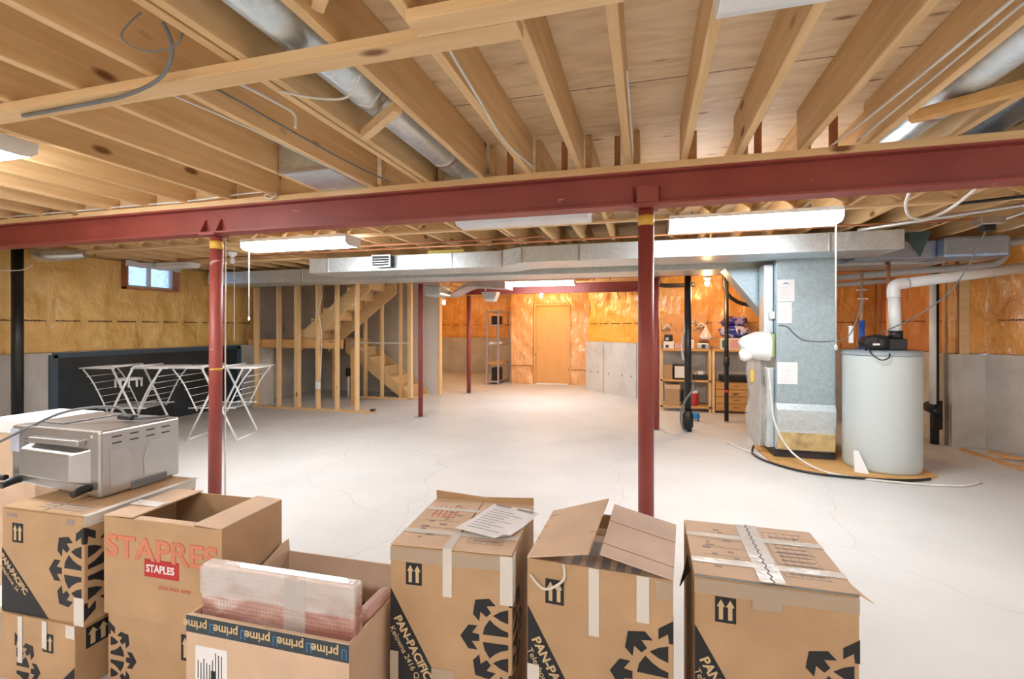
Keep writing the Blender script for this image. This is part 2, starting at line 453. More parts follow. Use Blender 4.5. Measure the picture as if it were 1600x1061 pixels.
wall('wall_closet', (-3.4, 14.6), (-3.4, 12.25), M_POLY2, ext=(.3,0))
wall('wall_rear_side', (-1.35, 12.2), (-1.35, 11.34), M_POLY2, ext=(0,0))
wall('wall_rear_diagonal', (-1.35, 11.32), (.77, 9.2), poly('wrapped_insulation_amber', (.78, .36, .04), (.90, .50, .10)), conc_h=1.13, ext=(0,0))
wall('wall_workshop', (.77, 9.2), (3.58, 9.2), M_POLY2, conc_h=1.10, ext=(0,.3))
wall('wall_right_rear', (3.58, 9.2), (3.58, 7.13), M_POLY3, ext=(.3,0))
wall('wall_right_return', (3.586, 7.1), (3.92, 7.1), M_POLY2, stamp=True, ext=(0,.15))
wall('wall_right_diagonal', (3.92, 7.1), (5.4, 5.62), M_POLY2)
wall('wall_right', (5.4, 5.62), (5.4, -2.5), M_POLY2)
wall('wall_front', (5.4, -2.5), (-7.3, -2.5), M_POLY)
# concrete pilaster where the framed stair starts
struct(MB().box((-7.3, 7.34, 0), (-6.92, 7.75, 1.13)).build('trim_1', M_CONC, bevel=.006))
# formwork seams and tie marks in the rear diagonal wall
sm = MB(); dd = Vector((1, -1, 0)).normalized(); nn = Vector((-1, -1, 0)).normalized()
for s_ in (.62, 1.65): 
    a = Vector((-1.35, 11.32, 0))+dd*s_+nn*.004; sm.bar(a, a+Vector((0,0,1.12)), .012, .01, up=nn)
for s_ in (.16, .44, .80, 1.22, 1.5, 1.9):
    a = Vector((-1.35, 11.32, .42))+dd*s_+nn*.004; sm.bar(a, a+Vector((0,0,.05)), .03, .008, up=nn)
struct(sm.build('trim_2', plain('seam_grey', (.33, .31, .29), .9)))

# door wall with door
def door_wall():
    p0, p1 = -3.4, -1.35; y = 12.2; dx0, dx1, dz = -2.73, -1.90, 2.0
    mb = MB()
    mb.box((p0, y+.02, 0), (dx0-.05, y+.2, ZT)); mb.box((dx1+.05, y+.02, 0), (p1, y+.2, ZT)); mb.box((dx0-.05, y+.02, dz+.05), (dx1+.05, y+.2, ZT)); mb.box((dx0-.05, y+.12, 0), (dx1+.05, y+.2, dz+.05))
    o = struct(mb.build('wall_rear_door', M_POLY2, origin=(p0, y, 0)))
    g = MB(); rnd = random.Random(5); nx = 46; nz = 50; vs = []; fs = []
    for j in range(nz+1):
        for i in range(nx+1):
            x = p0+(p1-p0)*i/nx; z = 2.42*j/nz
            wv = math.sin(x*9+2.2*math.sin(z*4))*.5+math.sin(x*16+z*13)*.4+rnd.uniform(-.5,.5)
            vs.append((x, y-.02+.022*wv, z))
    for j in range(nz):
        for i in range(nx):
            x = p0+(p1-p0)*(i+.5)/nx; z = 2.42*(j+.5)/nz
            if dx0-.07 < x < dx1+.07 and z < dz+.06: continue
            a = j*(nx+1)+i; fs.append((a, a+1, a+nx+2, a+nx+1))
    g.add(vs, fs, 0, True); g.build('vapour_barrier', poly('wrapped_insulation_peach', (.80, .38, .13), (.90, .50, .22)), parent=o, world=True)
    st = MB()
    for zz in (.46,): st.box((p0+.02, y-.055, zz), (dx0-.09, y-.045, zz+.012)); st.box((dx1+.09, y-.055, zz-.08), (p1-.02, y-.045, zz-.068))
    st.build('strap', M_INKPOLY, parent=o, world=True)
    d = struct(MB().box((dx0, y-.01, .03), (dx1, y+.03, dz)).build('door_1', M_DOOR, bevel=.003))
    fr = MB().box((dx0-.06, y-.05, 0), (dx0-.004, y+.05, dz+.06)).box((dx1+.004, y-.05, 0), (dx1+.06, y+.05, dz+.06)).box((dx0-.004, y-.05, dz+.004), (dx1+.004, y+.05, dz+.06))
    fr.build('frame', M_PINE, parent=d, world=True, bevel=.003)
    MB().box((dx0, y-.06, 0), (dx1, y+.02, .028)).build('threshold', M_WHITE, parent=d, world=True)
    k = MB().cyl((dx0+.09, y-.01, .97), (dx0+.09, y-.05, .97), .012).lathe([(.0,-.02),(.024,-.014),(.03,0),(.024,.014),(0,.02)], (dx0+.09, y-.065, .97), 16)
    k.build('knob', plain('brass', (.75, .6, .3), .3, .8), parent=d, world=True)
door_wall()

# window in the left wall
def window():
    y0, y1, z0, z1 = 5.31, 6.08, 2.05, 2.40
    f = MB(); x = -7.42; t = .035
    f.box((x-.03, y0, z0), (x+.03, y1, z0+t)).box((x-.03, y0, z1-t), (x+.03, y1, z1)).box((x-.03, y0, z0+t), (x+.03, y0+t, z1-t)).box((x-.03, y1-t, z0+t), (x+.03, y1, z1-t))
    f.box((x-.02, (y0+y1)/2-.02, z0+t), (x+.035, (y0+y1)/2+.02, z1-t))
    o = struct(f.build('window_1', M_WHITE))
    MB().box((x-.006, y0+t, z0+t), (x+.002, (y0+y1)/2-.02, z1-t)).box((x-.006, (y0+y1)/2+.02, z0+t), (x+.002, y1-t, z1-t)).build('pane', M_GLASS, parent=o, world=True)
    r = MB().box((x+.03, y0-.03, z0-.03), (-7.29, y0, z1+.02)).box((x+.03, y1, z0-.03), (-7.29, y1+.03, z1+.02)).box((x+.03, y0-.03, z0-.03), (-7.285, y1+.03, z0)).box((x+.03, y0, z1), (-7.29, y1, z1+.02))
    r.build('reveal', M_RED, parent=o, world=True)
    fl = MB(); vs = []; fs = []
    for i in range(15):
        for j in range(3): vs.append((-7.27+.012*math.sin(i*2.1+j), y0-.06+(y1-y0+.1)*i/14, z1-.05+.04*j+.012*math.sin(i*1.3)))
    for i in range(14):
        for j in range(2): fs.append((i*3+j, i*3+j+1, i*3+j+4, i*3+j+3))
    fl.add(vs, fs, 0, True).build('torn_plastic', M_PAPER, parent=o, world=True)
window()

# black membrane on the concrete of the left wall
def membrane():
    o = thing('waterproof_membrane', 'large black sheet membrane fixed over the concrete of the left wall behind the drying racks', 'membrane', (-7.29, 5.8, 0))
    MB().box((-7.298, 4.37, .01), (-7.28, 7.3, 1.10)).build('sheet', M_TARP, parent=o, world=True)
    b = MB().box((-7.298, 4.37, 1.06), (-7.27, 7.3, 1.125)).box((-7.298, 4.33, .01), (-7.27, 4.42, 1.10)).box((-7.298, 7.24, .01), (-7.27, 7.33, 1.10))
    b.build('edge_strip', M_TARPB, parent=o, world=True)
membrane()

# ================================================================ STEEL BEAMS AND POSTS
def ibeam(name, label, x0, x1, y, zb, dp=.2, fw=.13, plate=True):
    o = thing(name, label, 'beam', ((x0+x1)/2, y, zb))
    m = MB().box((x0, y-fw/2, zb), (x1, y+fw/2, zb+.012)).box((x0, y-fw/2, zb+dp-.012), (x1, y+fw/2, zb+dp)).box((x0, y-.005, zb+.012), (x1, y+.005, zb+dp-.012))
    m.build('girder', M_BEAM, parent=o, world=True)
    if plate: MB().box((x0, y-fw/2-.012, zb+dp), (x1, y+fw/2+.012, ZJ)).build('wood_plate', M_PINE if plate == 1 else M_WX, parent=o, world=True)
    return o
b1 = ibeam('steel_beam', 'nearest long dark red steel beam crossing the whole room under the joists', -7.27, 5.35, 3.01, 2.175, plate=2)
for px in (0.0, -3.24):
    s_ = MB()
    for dx in (-.075, .075):
        s_.add([(px+dx-.004, 2.945, 2.187), (px+dx+.004, 2.945, 2.187), (px+dx+.004, 3.005, 2.187), (px+dx-.004, 3.005, 2.187), (px+dx-.004, 2.995, 2.29), (px+dx+.004, 2.995, 2.29), (px+dx+.004, 3.005, 2.29), (px+dx-.004, 3.005, 2.29)], [(0,3,2,1),(4,5,6,7),(0,1,5,4),(1,2,6,5),(2,3,7,6),(3,0,4,7)])
    s_.box((px-.07, 2.935, 2.16), (px+.07, 3.08, 2.176))
    if px == 0: s_.box((-.05, 2.95, 2.19), (.07, 3.0, 2.29))
    s_.build('stiffener', M_BEAM, parent=b1, world=True)
b2 = ibeam('steel_beam', 'red steel beam hidden above the sheet metal ducts in mid room', -3.7, 3.5, 7.13, 2.175)
b3 = ibeam('steel_beam', 'farthest red steel beam running in front of the door', -3.85, -.12, 10.0, 2.175)
def post(x, y, label, r=.046, band=False, tilt=0):
    o = thing('steel_post', label, 'post', (x, y, 0))
    MB().tube([(0,0,.02), (tilt, 0, 2.155)], r, 24).build('shaft', M_BEAM, parent=o)
    MB().box((-.08,-.08,0), (.08,.08,.012)).cyl((0,0,.012), (0,0,.05), r*.55).build('base_plate', M_GALVD, parent=o)
    if band: MB().tube([(tilt,0,2.06), (tilt,0,2.12)], r*1.03, 24).build('yellow_band', M_YEL, parent=o)
    if band and x: MB().tube([(tilt*.65,0,1.12), (tilt*.65,0,1.135)], r*1.02, 24).build('paint_mark', M_YEL, parent=o)
    return o
post(0, 3.01, 'near red steel post in the centre right, directly behind the flapped cardboard box', band=True)
post(-3.24, 3.01, 'near red steel post on the left, in front of the white drying racks', band=True, tilt=.02)
post(-3.51, 7.13, 'slim red post standing at the right end of the stud framing', r=.038)
post(.137, 7.13, 'red post half hidden behind the near centre post, beside the workshop shelves', r=.044)
post(-3.76, 10.0, 'farthest thin red post, near the grey metal shelving', r=.045)

# ================================================================ JOISTS
XL = [round(-1.42-.4*i, 3) for i in range(1, 15)][::-1]
XR = [-1.02, -.71, -.39, -.10, .21, .50, .82, 1.14, 1.50, 1.86, 2.22, 2.6, 3.0, 3.4, 3.8, 4.2, 4.6, 5.0]
XJ = XL + [-1.44, -1.39] + XR
protos = {}
def joist(x, y0, y1, label, group):
    key = (y0, y1)
    if key not in protos:
        o = MB().box((x-.019, y0, ZJ), (x+.019, y1, ZT-.001)).build('floor_joist', M_JOIST, bevel=.002, seg=1)
        protos[key] = o
    else:
        o = protos[key].copy(); col.objects.link(o); o.location.x = x
    tag(o, label, 'joist', group)
for x in XJ: joist(x, -2.45, 2.99, 'pale lumber joist overhead, between the camera and the nearest red beam', 'joists overhead before the nearest beam')
for x in XJ:
    if x < 5.1: joist(x+.045, 3.03, 7.10, 'lumber joist running above the lit fluorescent lamps, behind the nearest red beam', 'joists over the middle of the room')
for x in XJ:
    if x < 3.5: joist(x, 7.16, 9.97 if x > -1.3 or x < -4.3 else 9.98, 'lumber joist in the far half of the room behind the ducts', 'joists behind the ducts')
for x in XJ:
    if x < -1.5 and x > -7.2: joist(x+.04, 10.03, 12.1, 'lumber joist in front of the rear door under the warm bulbs', 'joists near the rear door')
# blocking over the nearest beam on the left half
fst = None
for i in range(len(XL)-1):
    a = XL[i]+.022; b = XL[i+1]-.022
    tag(MB().box((a, 3.0-.012, ZJ), (b, 3.022, ZT-.004)).build('joist_blocking', M_WX), 'short wood block filling a joist bay above the left half of the nearest red beam', 'blocking', 'blocks over the left half of the beam')
# dark stub uprights standing on the beam in the right bays
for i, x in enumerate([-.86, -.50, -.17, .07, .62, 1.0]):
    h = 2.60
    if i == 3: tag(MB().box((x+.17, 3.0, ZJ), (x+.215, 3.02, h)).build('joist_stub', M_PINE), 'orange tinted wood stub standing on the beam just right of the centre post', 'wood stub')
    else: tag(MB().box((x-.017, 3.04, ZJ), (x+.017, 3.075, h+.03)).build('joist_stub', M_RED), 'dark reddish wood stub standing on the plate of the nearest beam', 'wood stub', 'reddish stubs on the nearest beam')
# boards nailed under the joists near the camera
tag(MB().box((-7.2, 1.41, ZJ-.039), (-.378, 1.5, ZJ-.001)).build('bracing_board', M_WX, bevel=.002), 'long pale board nailed flat under the near joists, ending right of centre', 'board')
tag(MB().box((-.70, 1.318, ZJ-.039), (-.06, 1.407, ZJ-.001)).build('bracing_board', M_WX, bevel=.002), 'short pale board nailed under the joists beside the end of the longer one', 'board')
tag(MB().bar((-1.368, 2.14, 2.414), (-1.045, 1.90, 2.414), .04, .045).build('wood_strut', M_WX), 'short diagonal wood strut under the round duct, on its far side of the board', 'strut')
tag(MB().bar((-1.0, 1.30, 2.47), (-.732, 1.10, 2.55), .04, .06).build('wood_strut', M_WX), 'short diagonal wood strut between joists near the top edge of the view', 'strut')
tag(MB().bar((1.165, 2.62, 2.412), (1.475, 2.40, 2.412), .06, .045).build('wood_strut', M_PINE), 'pinkish wood strut crossing below the round duct at upper right', 'strut')
tag(MB().bar((1.525, 2.2, 2.402), (1.835, 2.15, 2.402), .06, .045).build('wood_strut', M_PINE), 'pinkish wood strut crossing the second duct bay at far upper right', 'strut')
# cross bridging and strapping behind the beam
allx = [x+.045 for x in XJ if x < 4.7]
for i in range(len(allx)-1):
    a, b = allx[i]+.021, allx[i+1]-.021
    if b-a < .1: continue
    o = thing('cross_bridging', 'crossed pair of small wood braces between joists just behind the nearest red beam', 'bridging', ((a+b)/2, 4.33, ZJ), group='cross bridging behind the nearest beam')
    MB().bar((a, 4.31, ZJ+.03), (b, 4.31, ZT-.03), .018, .035).build('brace', M_WX, parent=o, world=True)
    MB().bar((a, 4.35, ZT-.03), (b, 4.35, ZJ+.03), .018, .035).build('brace', M_WX, parent=o, world=True)
tag(MB().box((-7.2, 4.37, ZJ-.021), (4.8, 4.435, ZJ-.001)).build('strapping_board', M_WX), 'thin wood strap nailed under the joists just behind the nearest red beam', 'strapping')
tag(MB().box((-7.2, 5.62, ZJ-.021), (-4.6, 5.68, ZJ-.001)).build('strapping_board', M_WX), 'thin wood strap under the joists in front of the window', 'strapping')

# ================================================================ COPPER LINE UNDER THE JOISTS
cp = thing('water_pipe', 'long thin copper coloured water pipe strapped under the joists in front of the large ducts', 'pipe', (-1, 5.1, ZJ-.03))
MB().tube([(-6.2, 5.2, ZJ-.025), (4.3, 5.1, ZJ-.02)], .011, 8).build('run', M_COPPER, parent=cp, world=True)
MB().tube([(-4.2, 4.95, ZJ-.02), (-1.0, 4.9, ZJ-.02)], .011, 8).build('branch', M_COPPERR, parent=cp, world=True)

# ================================================================ LIGHT FIXTURES
def fixture(label, x0, x1, y, zb, lit=True, wd=.26, cord=None, rz=0, name='fluorescent_light', dz=.075):
    cx = (x0+x1)/2; L = (x1-x0)
    o = thing(name, label, 'ceiling light', (cx, y, zb), rz)
    # wraparound lens : trapezoid profile with rounded lower edges
    prof = [(-wd/2, dz), (-wd/2, .03), (-wd/2+.03, .006), (-wd/2+.06, 0), (wd/2-.06, 0), (wd/2-.03, .006), (wd/2, .03), (wd/2, dz)]
    MB().prism([(a, b) for a, b in prof], (-L/2+.006, 0, 0), (0,1,0), (0,0,1), L-.012).build('lens', M_LAMP if lit else M_LENS, parent=o)
    c = MB().box((-L/2, -wd/2-.004, dz), (L/2, wd/2+.004, dz+.03)).prism(prof, (-L/2, 0, 0), (0,1,0), (0,0,1), .006).prism(prof, (L/2-.006, 0, 0), (0,1,0), (0,0,1), .006)
    c.build('housing', M_WHITE, parent=o)
    h = MB()
    for sx in (-L*.35, L*.35): h.cyl((sx, 0, dz+.03), (sx, 0, ZJ-zb), .006, 8)
    h.build('hanger', M_GALVD, parent=o)
    if cord:
        cx_, cz = cord; MB().cyl((cx_-cx, -wd/2+.02, .01), (cx_-cx, -wd/2+.02, cz-zb+.03), .0055, 8).build('pull_cord', M_CABLE, parent=o)
        MB().lathe([(.004,0),(.011,.01),(.011,.03),(.004,.045)], (cx_-cx, -wd/2+.02, cz-zb), 12).build('cord_end', M_WHITE, parent=o)
    return o
fixture('lit fluorescent light at left, between the left post and the ducts', -4.02, -2.78, 4.17, 2.25, cord=(-3.93, 1.52))
fixture('large lit fluorescent light right of the centre post, just behind the beam', .18, 1.42, 4.25, 2.25, cord=(1.37, 1.28), wd=.28)
fixture('lit fluorescent light above the farthest beam before the door', -2.62, -1.30, 9.15, 2.26)
fixture('unlit white fluorescent light mostly hidden behind the middle of the nearest beam', -1.50, -.42, 3.80, 2.285, lit=False)
fixture('unlit white fluorescent light at the top of the view, right of centre', .185, 1.405, 1.335, 2.295, lit=False, dz=.055)
fixture('lit fluorescent light cut by the left edge of the view', -4.3, -3.06, 1.64, 2.325, dz=.055)
fixture('small dark unlit light fixture near the basement window', -6.95, -6.35, 5.55, 2.32, lit=False, wd=.2, dz=.05)
# unseen lamps added behind the camera, to light the box fronts
for x0 in (-4.0, -1.4, 2.6): fixture('added lit fluorescent light, unseen behind the camera, for front light', x0, x0+1.22, -1.3, 2.325, dz=.055)['group'] = 'added lights behind the camera'
fixture('added lit fluorescent light, unseen at right beyond the view', 3.3, 4.5, 1.6, 2.325, dz=.055)  # unseen lamp added beyond the frame, for more front light

def bulb(x, y, label, z=2.13, lit=True):
    o = thing('light_bulb', label, 'light bulb', (x, y, z-.05))
    MB().lathe([(0.001,-.045),(.02,-.04),(.032,-.02),(.034,0),(.026,.022),(.014,.04),(.013,.05)], (0,0,.05), 20).build('glass', M_BULB if lit else M_WHITE, parent=o)
    MB().lathe([(.014,.09),(.03,.10),(.055,.12),(.06,.15),(.06,.16)], (0,0,.0), 20).cyl((0,0,.16), (0,0,ZT-z+.048), .03).build('socket', M_WHITE, parent=o)
    return o
bulb(-2.39, 11.2, 'bare glowing bulb right above the rear door', 2.20)
bulb(-5.35, 12.3, 'bare glowing bulb beyond the white partition end')
bulb(.9, 7.9, 'bare glowing bulb above the workshop shelves, hidden behind the duct')
bl = bulb(-5.15, 5.05, 'small unlit white lamp holder with long pull cord, left of the lit fluorescent light', 2.32, lit=False)
MB().cyl((.03,0,.0), (.03,0,-.98), .004, 6).build('pull_cord', M_CABLE, parent=bl)

# ================================================================ DUCTS
def seams(parent, spots, y, z0, z1, name='seam'):
    for x in spots: MB().box((x-.01, y-.008, z0-.004), (x+.01, y+.0, z1+.004)).build(name, M_STEEL, parent=parent, world=True)
du = thing('supply_duct', 'long rectangular sheet metal duct crossing the room in front of the furnace', 'duct', (-1, 5.4, 2.16))
MB().box((-4.26, 5.4, 2.165), (-1.62, 5.98, 2.35)).build('trunk', M_GALV, parent=du, world=True, bevel=.004)
MB().box((-1.38, 5.4, 2.20), (2.36, 6.02, 2.385)).build('trunk', M_GALV, parent=du, world=True, bevel=.004)
t = MB(); t.add([(-1.62,5.4,2.165),(-1.62,5.98,2.165),(-1.62,5.98,2.35),(-1.62,5.4,2.35),(-1.38,5.4,2.20),(-1.38,6.02,2.20),(-1.38,6.02,2.385),(-1.38,5.4,2.385)], [(0,1,2,3),(4,7,6,5),(0,4,5,1),(1,5,6,2),(2,6,7,3),(3,7,4,0)])
t.build('transition', M_GALVD, parent=du, world=True)
seams(du, (-3.98, -2.25, -1.62), 5.4, 2.165, 2.35); seams(du, (-1.38, -.72, -.02, .6, 1.74), 5.4, 2.20, 2.385)
g = MB().box((-3.26, 5.30, 2.20), (-3.02, 5.42, 2.335)); g.build('branch_collar', M_STEELD, parent=du, world=True)
g = MB().box((-3.27, 5.285, 2.195), (-3.01, 5.30, 2.21)).box((-3.27, 5.285, 2.33), (-3.01, 5.30, 2.345)).box((-3.27,5.285,2.21),(-3.255,5.30,2.33)).box((-3.025,5.285,2.21),(-3.01,5.30,2.33))
for k in range(3): g.box((-3.255, 5.288, 2.235+.03*k), (-3.025, 5.297, 2.24+.03*k))
g.build('register', M_STEEL, parent=du, world=True)
tag(MB().box((-2.62, 5.5, 2.352), (-2.13, 5.8, 2.41)).build('insulation_scrap', M_BATT, bevel=.02), 'scrap of yellow insulation lying on top of the front duct', 'insulation')
du2 = thing('return_duct', 'second rectangular duct running behind the front duct, reaching the left wall', 'duct', (-2, 6.7, 2.16))
MB().box((-7.05, 6.42, 2.17), (3.2, 7.04, 2.37)).build('trunk', M_GALV, parent=du2, world=True, bevel=.004)
seams(du2, (-6.3, -5.2), 6.42, 2.17, 2.37)
# bent sheet metal branch by the slim post
fb = thing('branch_duct', 'short galvanised branch duct with flared grey sheet elbow beside the slim red post', 'duct', (-3.3, 7.8, 2.0))
MB().box((-3.62, 7.5, 1.99), (-3.33, 7.95, 2.17)).build('collar', M_GALV, parent=fb, world=True, bevel=.02)
for xx in (-3.5, -2.7): MB().box((xx-.012, 8.0 if xx > -3 else 7.7, 2.08), (xx+.012, 8.003 if xx > -3 else 7.703, ZT)).build('hanger_strap', M_GALVD, parent=fb, world=True)
pr = []
for k in range(13):
    a = k/12; pr.append((-3.45+1.15*a, 2.0+.165*(.5-.5*math.cos(PI*min(1,a*2.2)))-.09*max(0,a-.45)))
po = pr + [(x_, z_+.025+.09*max(0,min(1,(x_+3.2)*2))) for x_, z_ in pr[::-1]]
MB().prism(po, (0, 8.35, 0), (1,0,0), (0,0,1), .5).build('flared_elbow', plain('grey_sheet_metal', (.50, .44, .43), .5, .2), parent=fb, world=True)
MB().add([(-2.85,8.2,2.09),(-2.55,8.2,2.09),(-2.62,8.2,1.92),(-2.76,8.2,1.92),(-2.85,8.4,2.09),(-2.55,8.4,2.09),(-2.62,8.4,1.92),(-2.76,8.4,1.92)], [(0,1,2,3),(7,6,5,4),(0,4,5,1),(1,5,6,2),(2,6,7,3),(3,7,4,0)]).build('boot', M_GALV, parent=fb, world=True)

def round_duct(label, x, y0, y1, z, r, parts=3, mat=M_GALV):
    o = thing('round_duct', label, 'duct', (x, (y0+y1)/2, z-r))
    MB().tube([(x, y0, z), (x, y1, z)], r, 28).build('pipe', mat, parent=o, world=True)
    for k in range(1, parts+1):
        yy = y0+(y1-y0)*k/(parts+1); MB().tube([(x, yy-.03, z), (x, yy-.02, z), (x, yy+.02, z), (x, yy+.03, z)], [r+.001, r+.004, r+.004, r+.001], 28).build('joint', M_STEEL, parent=o, world=True)
    return o
round_duct('round galvanised duct between the joists at upper centre left', -1.205, -.6, 3.6, 2.535, .095, 4)
round_duct('round galvanised duct in a joist bay at upper right', 1.33, .6, 4.2, 2.53, .09, 4)
round_duct('dark round duct in the next bay at far upper right', 1.69, .8, 3.9, 2.53, .10, 3, galv('dark_galvanised', (.22, .27, .33), .35))
bx = thing('duct_box', 'shallow sheet metal duct box filling a joist bay above the beam at left', 'duct', (-2.0, 2.7, ZJ))
MB().box((-2.195, 2.5, ZJ-.004), (-1.845, 2.93, 2.62)).build('box', M_GALV, parent=bx, world=True, bevel=.004)
MB().box((-2.20, 2.49, ZJ-.010), (-1.84, 2.51, ZJ+.012)).build('flange', M_STEEL, parent=bx, world=True)
tag(MB().tube([(-7.15,4.10,2.35),(-7.0,4.15,2.33),(-6.85,4.25,2.34),(-6.7,4.35,2.36)], [.06,.075,.07,.05], 16, smooth_path=6).build('flexible_duct', galv('foil', (.7,.72,.72), .3)), 'silver flexible duct hanging below the joists by the black pipe at left', 'duct')

# ================================================================ FURNACE AND PLENUM
fu = thing('furnace_plenum', 'tall galvanised furnace plenum with white stickers, left of the water tank', 'furnace', (1.68, 6.3, 0))
x0, x1, yf = 1.39, 1.965, 5.94
MB().box((x0, yf, .62), (x1, 6.38, 2.20)).build('upper_casing', M_PLEN, parent=fu, world=True, bevel=.004)
# bowed lower boot
pr = [(6.38, .10), (6.38, .62), (5.94, .62), (5.90, .55), (5.91, .45), (5.925, .33), (5.93, .18), (5.95, .10)]
MB().prism(pr, (x0, 0, 0), (0,1,0), (0,0,1), x1-x0).build('lower_boot', M_GALVD, parent=fu, world=True, bevel=.006)
MB().box((x0+.01, 5.917, .12), (x1-.01, 5.94, .30)).build('rusted_panel', M_RUST, parent=fu, world=True)
MB().box((x0-.02, 5.96, .02), (x1, 6.4, .10)).build('base', M_STEELD, parent=fu, world=True)
cb = MB()
for a, b in (((x0+.02, 2.17), (1.68, 1.42)), ((1.68, 1.42), (x1-.02, .66)), ((x0+.02, .66), (1.68, 1.42)), ((1.68, 1.42), (x1-.02, 1.62))):
    cb.bar((a[0], yf-.001, a[1]), (b[0], yf-.001, b[1]), .004, .006, up=(0,-1,0))
cb.build('cross_break', M_PLEN, parent=fu, world=True)
for (a, b, c, d_) in ((1.40, 1.57, 1.74, 1.98), (1.40, 1.545, 1.50, 1.73), (1.40, 1.60, .83, 1.07)):
    s_ = MB().box((a, yf-.004, c), (b, yf-.0005, d_)).build('sticker', M_PAPER, parent=fu, world=True)
    m = MB()
    for k in range(5): m.box((a+.03, yf-.006, c+.03+k*.03), (a+.03+(b-a-.07)*random.uniform(.5,1), yf-.0042, c+.034+k*.03))
    m.build('print', plain('sticker_print', (.55,.57,.62), .7) if 'sticker_print' not in MATS else MATS['sticker_print'], parent=s_, world=True)
MB().add([(1.44,yf-.006,1.925),(1.53,yf-.006,1.925),(1.485,yf-.006,1.95),(1.485,yf-.006,1.935)], [(0,3,2),(3,1,2)]).build('sticker_emblem', M_LBLUE, parent=fu, world=True)
hs = MB().box((1.32, 6.40, .02), (1.95, 7.15, 1.3)); hs.build('furnace_cabinet', galv('cabinet_grey', (.45,.48,.50), .5), parent=fu, world=True, bevel=.01)
MB().prism([(.93, 2.17), (1.39, 2.17), (1.39, 1.56)], (0, 6.75, 0), (1,0,0), (0,0,1), .37).build('sloped_take_off', M_PLEN, parent=fu, world=True)
MB().box((1.29, 6.05, 1.38), (1.388, 6.30, 2.165)).build('side_column', M_GALV, parent=fu, world=True, bevel=.01)
MB().box((1.31, 6.02, .10), (1.388, 6.12, 1.0)).build('side_post', M_GALV, parent=fu, world=True, bevel=.01)
MB().box((1.335, 5.98, 1.55), (1.388, 6.06, 1.63)).build('switch', M_WHITE, parent=fu, world=True, bevel=.004)
MB().box((1.30, 5.985, 1.12), (1.388, 6.04, 1.38)).build('control_box', plain('lime_tag', (.55,.68,.25), .5), parent=fu, world=True, bevel=.01)

hu = thing('humidifier', 'white rounded drum humidifier mounted on the left side of the furnace plenum', 'humidifier', (1.2, 6.05, 1.1))
MB().tube([(1.33,6.0,1.245),(1.30,6.0,1.245),(1.20,6.0,1.245),(1.08,6.0,1.235),(1.04,6.0,1.22)], [.165,.168,.16,.115,.06], 28, smooth_path=4).build('shell', M_WHITE, parent=hu, world=True)
MB().tube([(1.14,5.97,1.16),(1.06,5.96,1.14),(1.02,5.96,1.13)], [.06,.075,.04], 20, smooth_path=4).build('drum_knob', M_WHITE, parent=hu, world=True)
# clear plastic draped below
pl = MB(); vs=[]; fs=[]
for i in range(9):
    for j in range(15):
        z = .12+.95*j/14; u = i/8
        vs.append((1.10+.2*u+.02*math.sin(j*.9+i), 5.97+.04*math.sin(i*1.9+j*.5)+.05*u, z))
for i in range(8):
    for j in range(14): fs.append((i*15+j, i*15+j+1, i*15+j+16, i*15+j+15))
tag(pl.add(vs, fs, 0, True).build('plastic_sheet', M_FILM), 'crumpled clear plastic sheet hanging under the white humidifier', 'plastic sheet')
tag(MB().box((1.13, 5.93, .84), (1.16, 5.96, .98)).build('yellow_tag', M_YEL), 'small yellow tag hanging in front of the plastic under the humidifier', 'tag')
# thermostat wires on the plenum
tag(MB().tube([(1.41,5.92,1.475),(1.50,5.925,1.46),(1.58,5.925,1.37),(1.68,5.925,1.31),(1.93,5.925,1.305),(2.05,5.8,1.38),(2.16,5.75,1.75)], .005, 8, smooth_path=6).build('control_wire', M_CABLEG), 'thin dark control wire looping across the furnace plenum', 'wire')

# base under furnace and tank
tag(MB().prism([(1.30,5.72),(1.62,5.45),(2.0,5.40),(2.5,5.44),(2.72,5.6),(2.72,6.5),(1.25,6.5)], (0,0,0), (1,0,0), (0,1,0), .018).build('plywood_base', M_PINE), 'irregular plywood sheet on the floor under the tank and plenum', 'plywood')
tag(MB().tube([(1.20,6.12,.10),(1.17,6.0,.02),(1.28,5.68,.015),(1.55,5.40,.015),(1.95,5.33,.015),(2.35,5.36,.015),(2.6,5.48,.015)], .012, 8, smooth_path=8).build('black_hose', M_BLACKPIPE), 'thin black hose curving on the floor around the furnace base', 'hose')
tag(MB().tube([(1.32,5.97,1.0),(1.33,5.9,.7),(1.36,5.86,.4),(1.47,5.70,.15),(1.66,5.5,.03),(1.9,5.36,.012),(2.3,5.28,.012),(2.75,5.32,.012),(3.0,5.5,.012)], .011, 8, smooth_path=8).build('clear_tube', M_CABLE), 'pale drain tube hanging from the humidifier down onto the floor', 'tube')
tag(MB().tube([(.98,6.55,.01),(1.1,6.25,.01),(1.25,6.0,.012)], .008, 8, smooth_path=4).build('white_rod', M_PVC), 'short white tube lying on the floor left of the furnace', 'tube')
fx = MB(); fx.add([(1.99,5.52,.02),(2.10,5.47,.02),(2.04,5.56,.22),(2.0,5.57,.22),(2.01,5.57,.02),(2.11,5.52,.02),(2.045,5.585,.22),(2.005,5.595,.22)], [(0,1,2,3),(7,6,5,4),(0,4,5,1),(1,5,6,2),(2,6,7,3),(3,7,4,0)])
tag(fx.build('folded_card', M_PAPER), 'small folded white card leaning at the foot of the water tank', 'card')

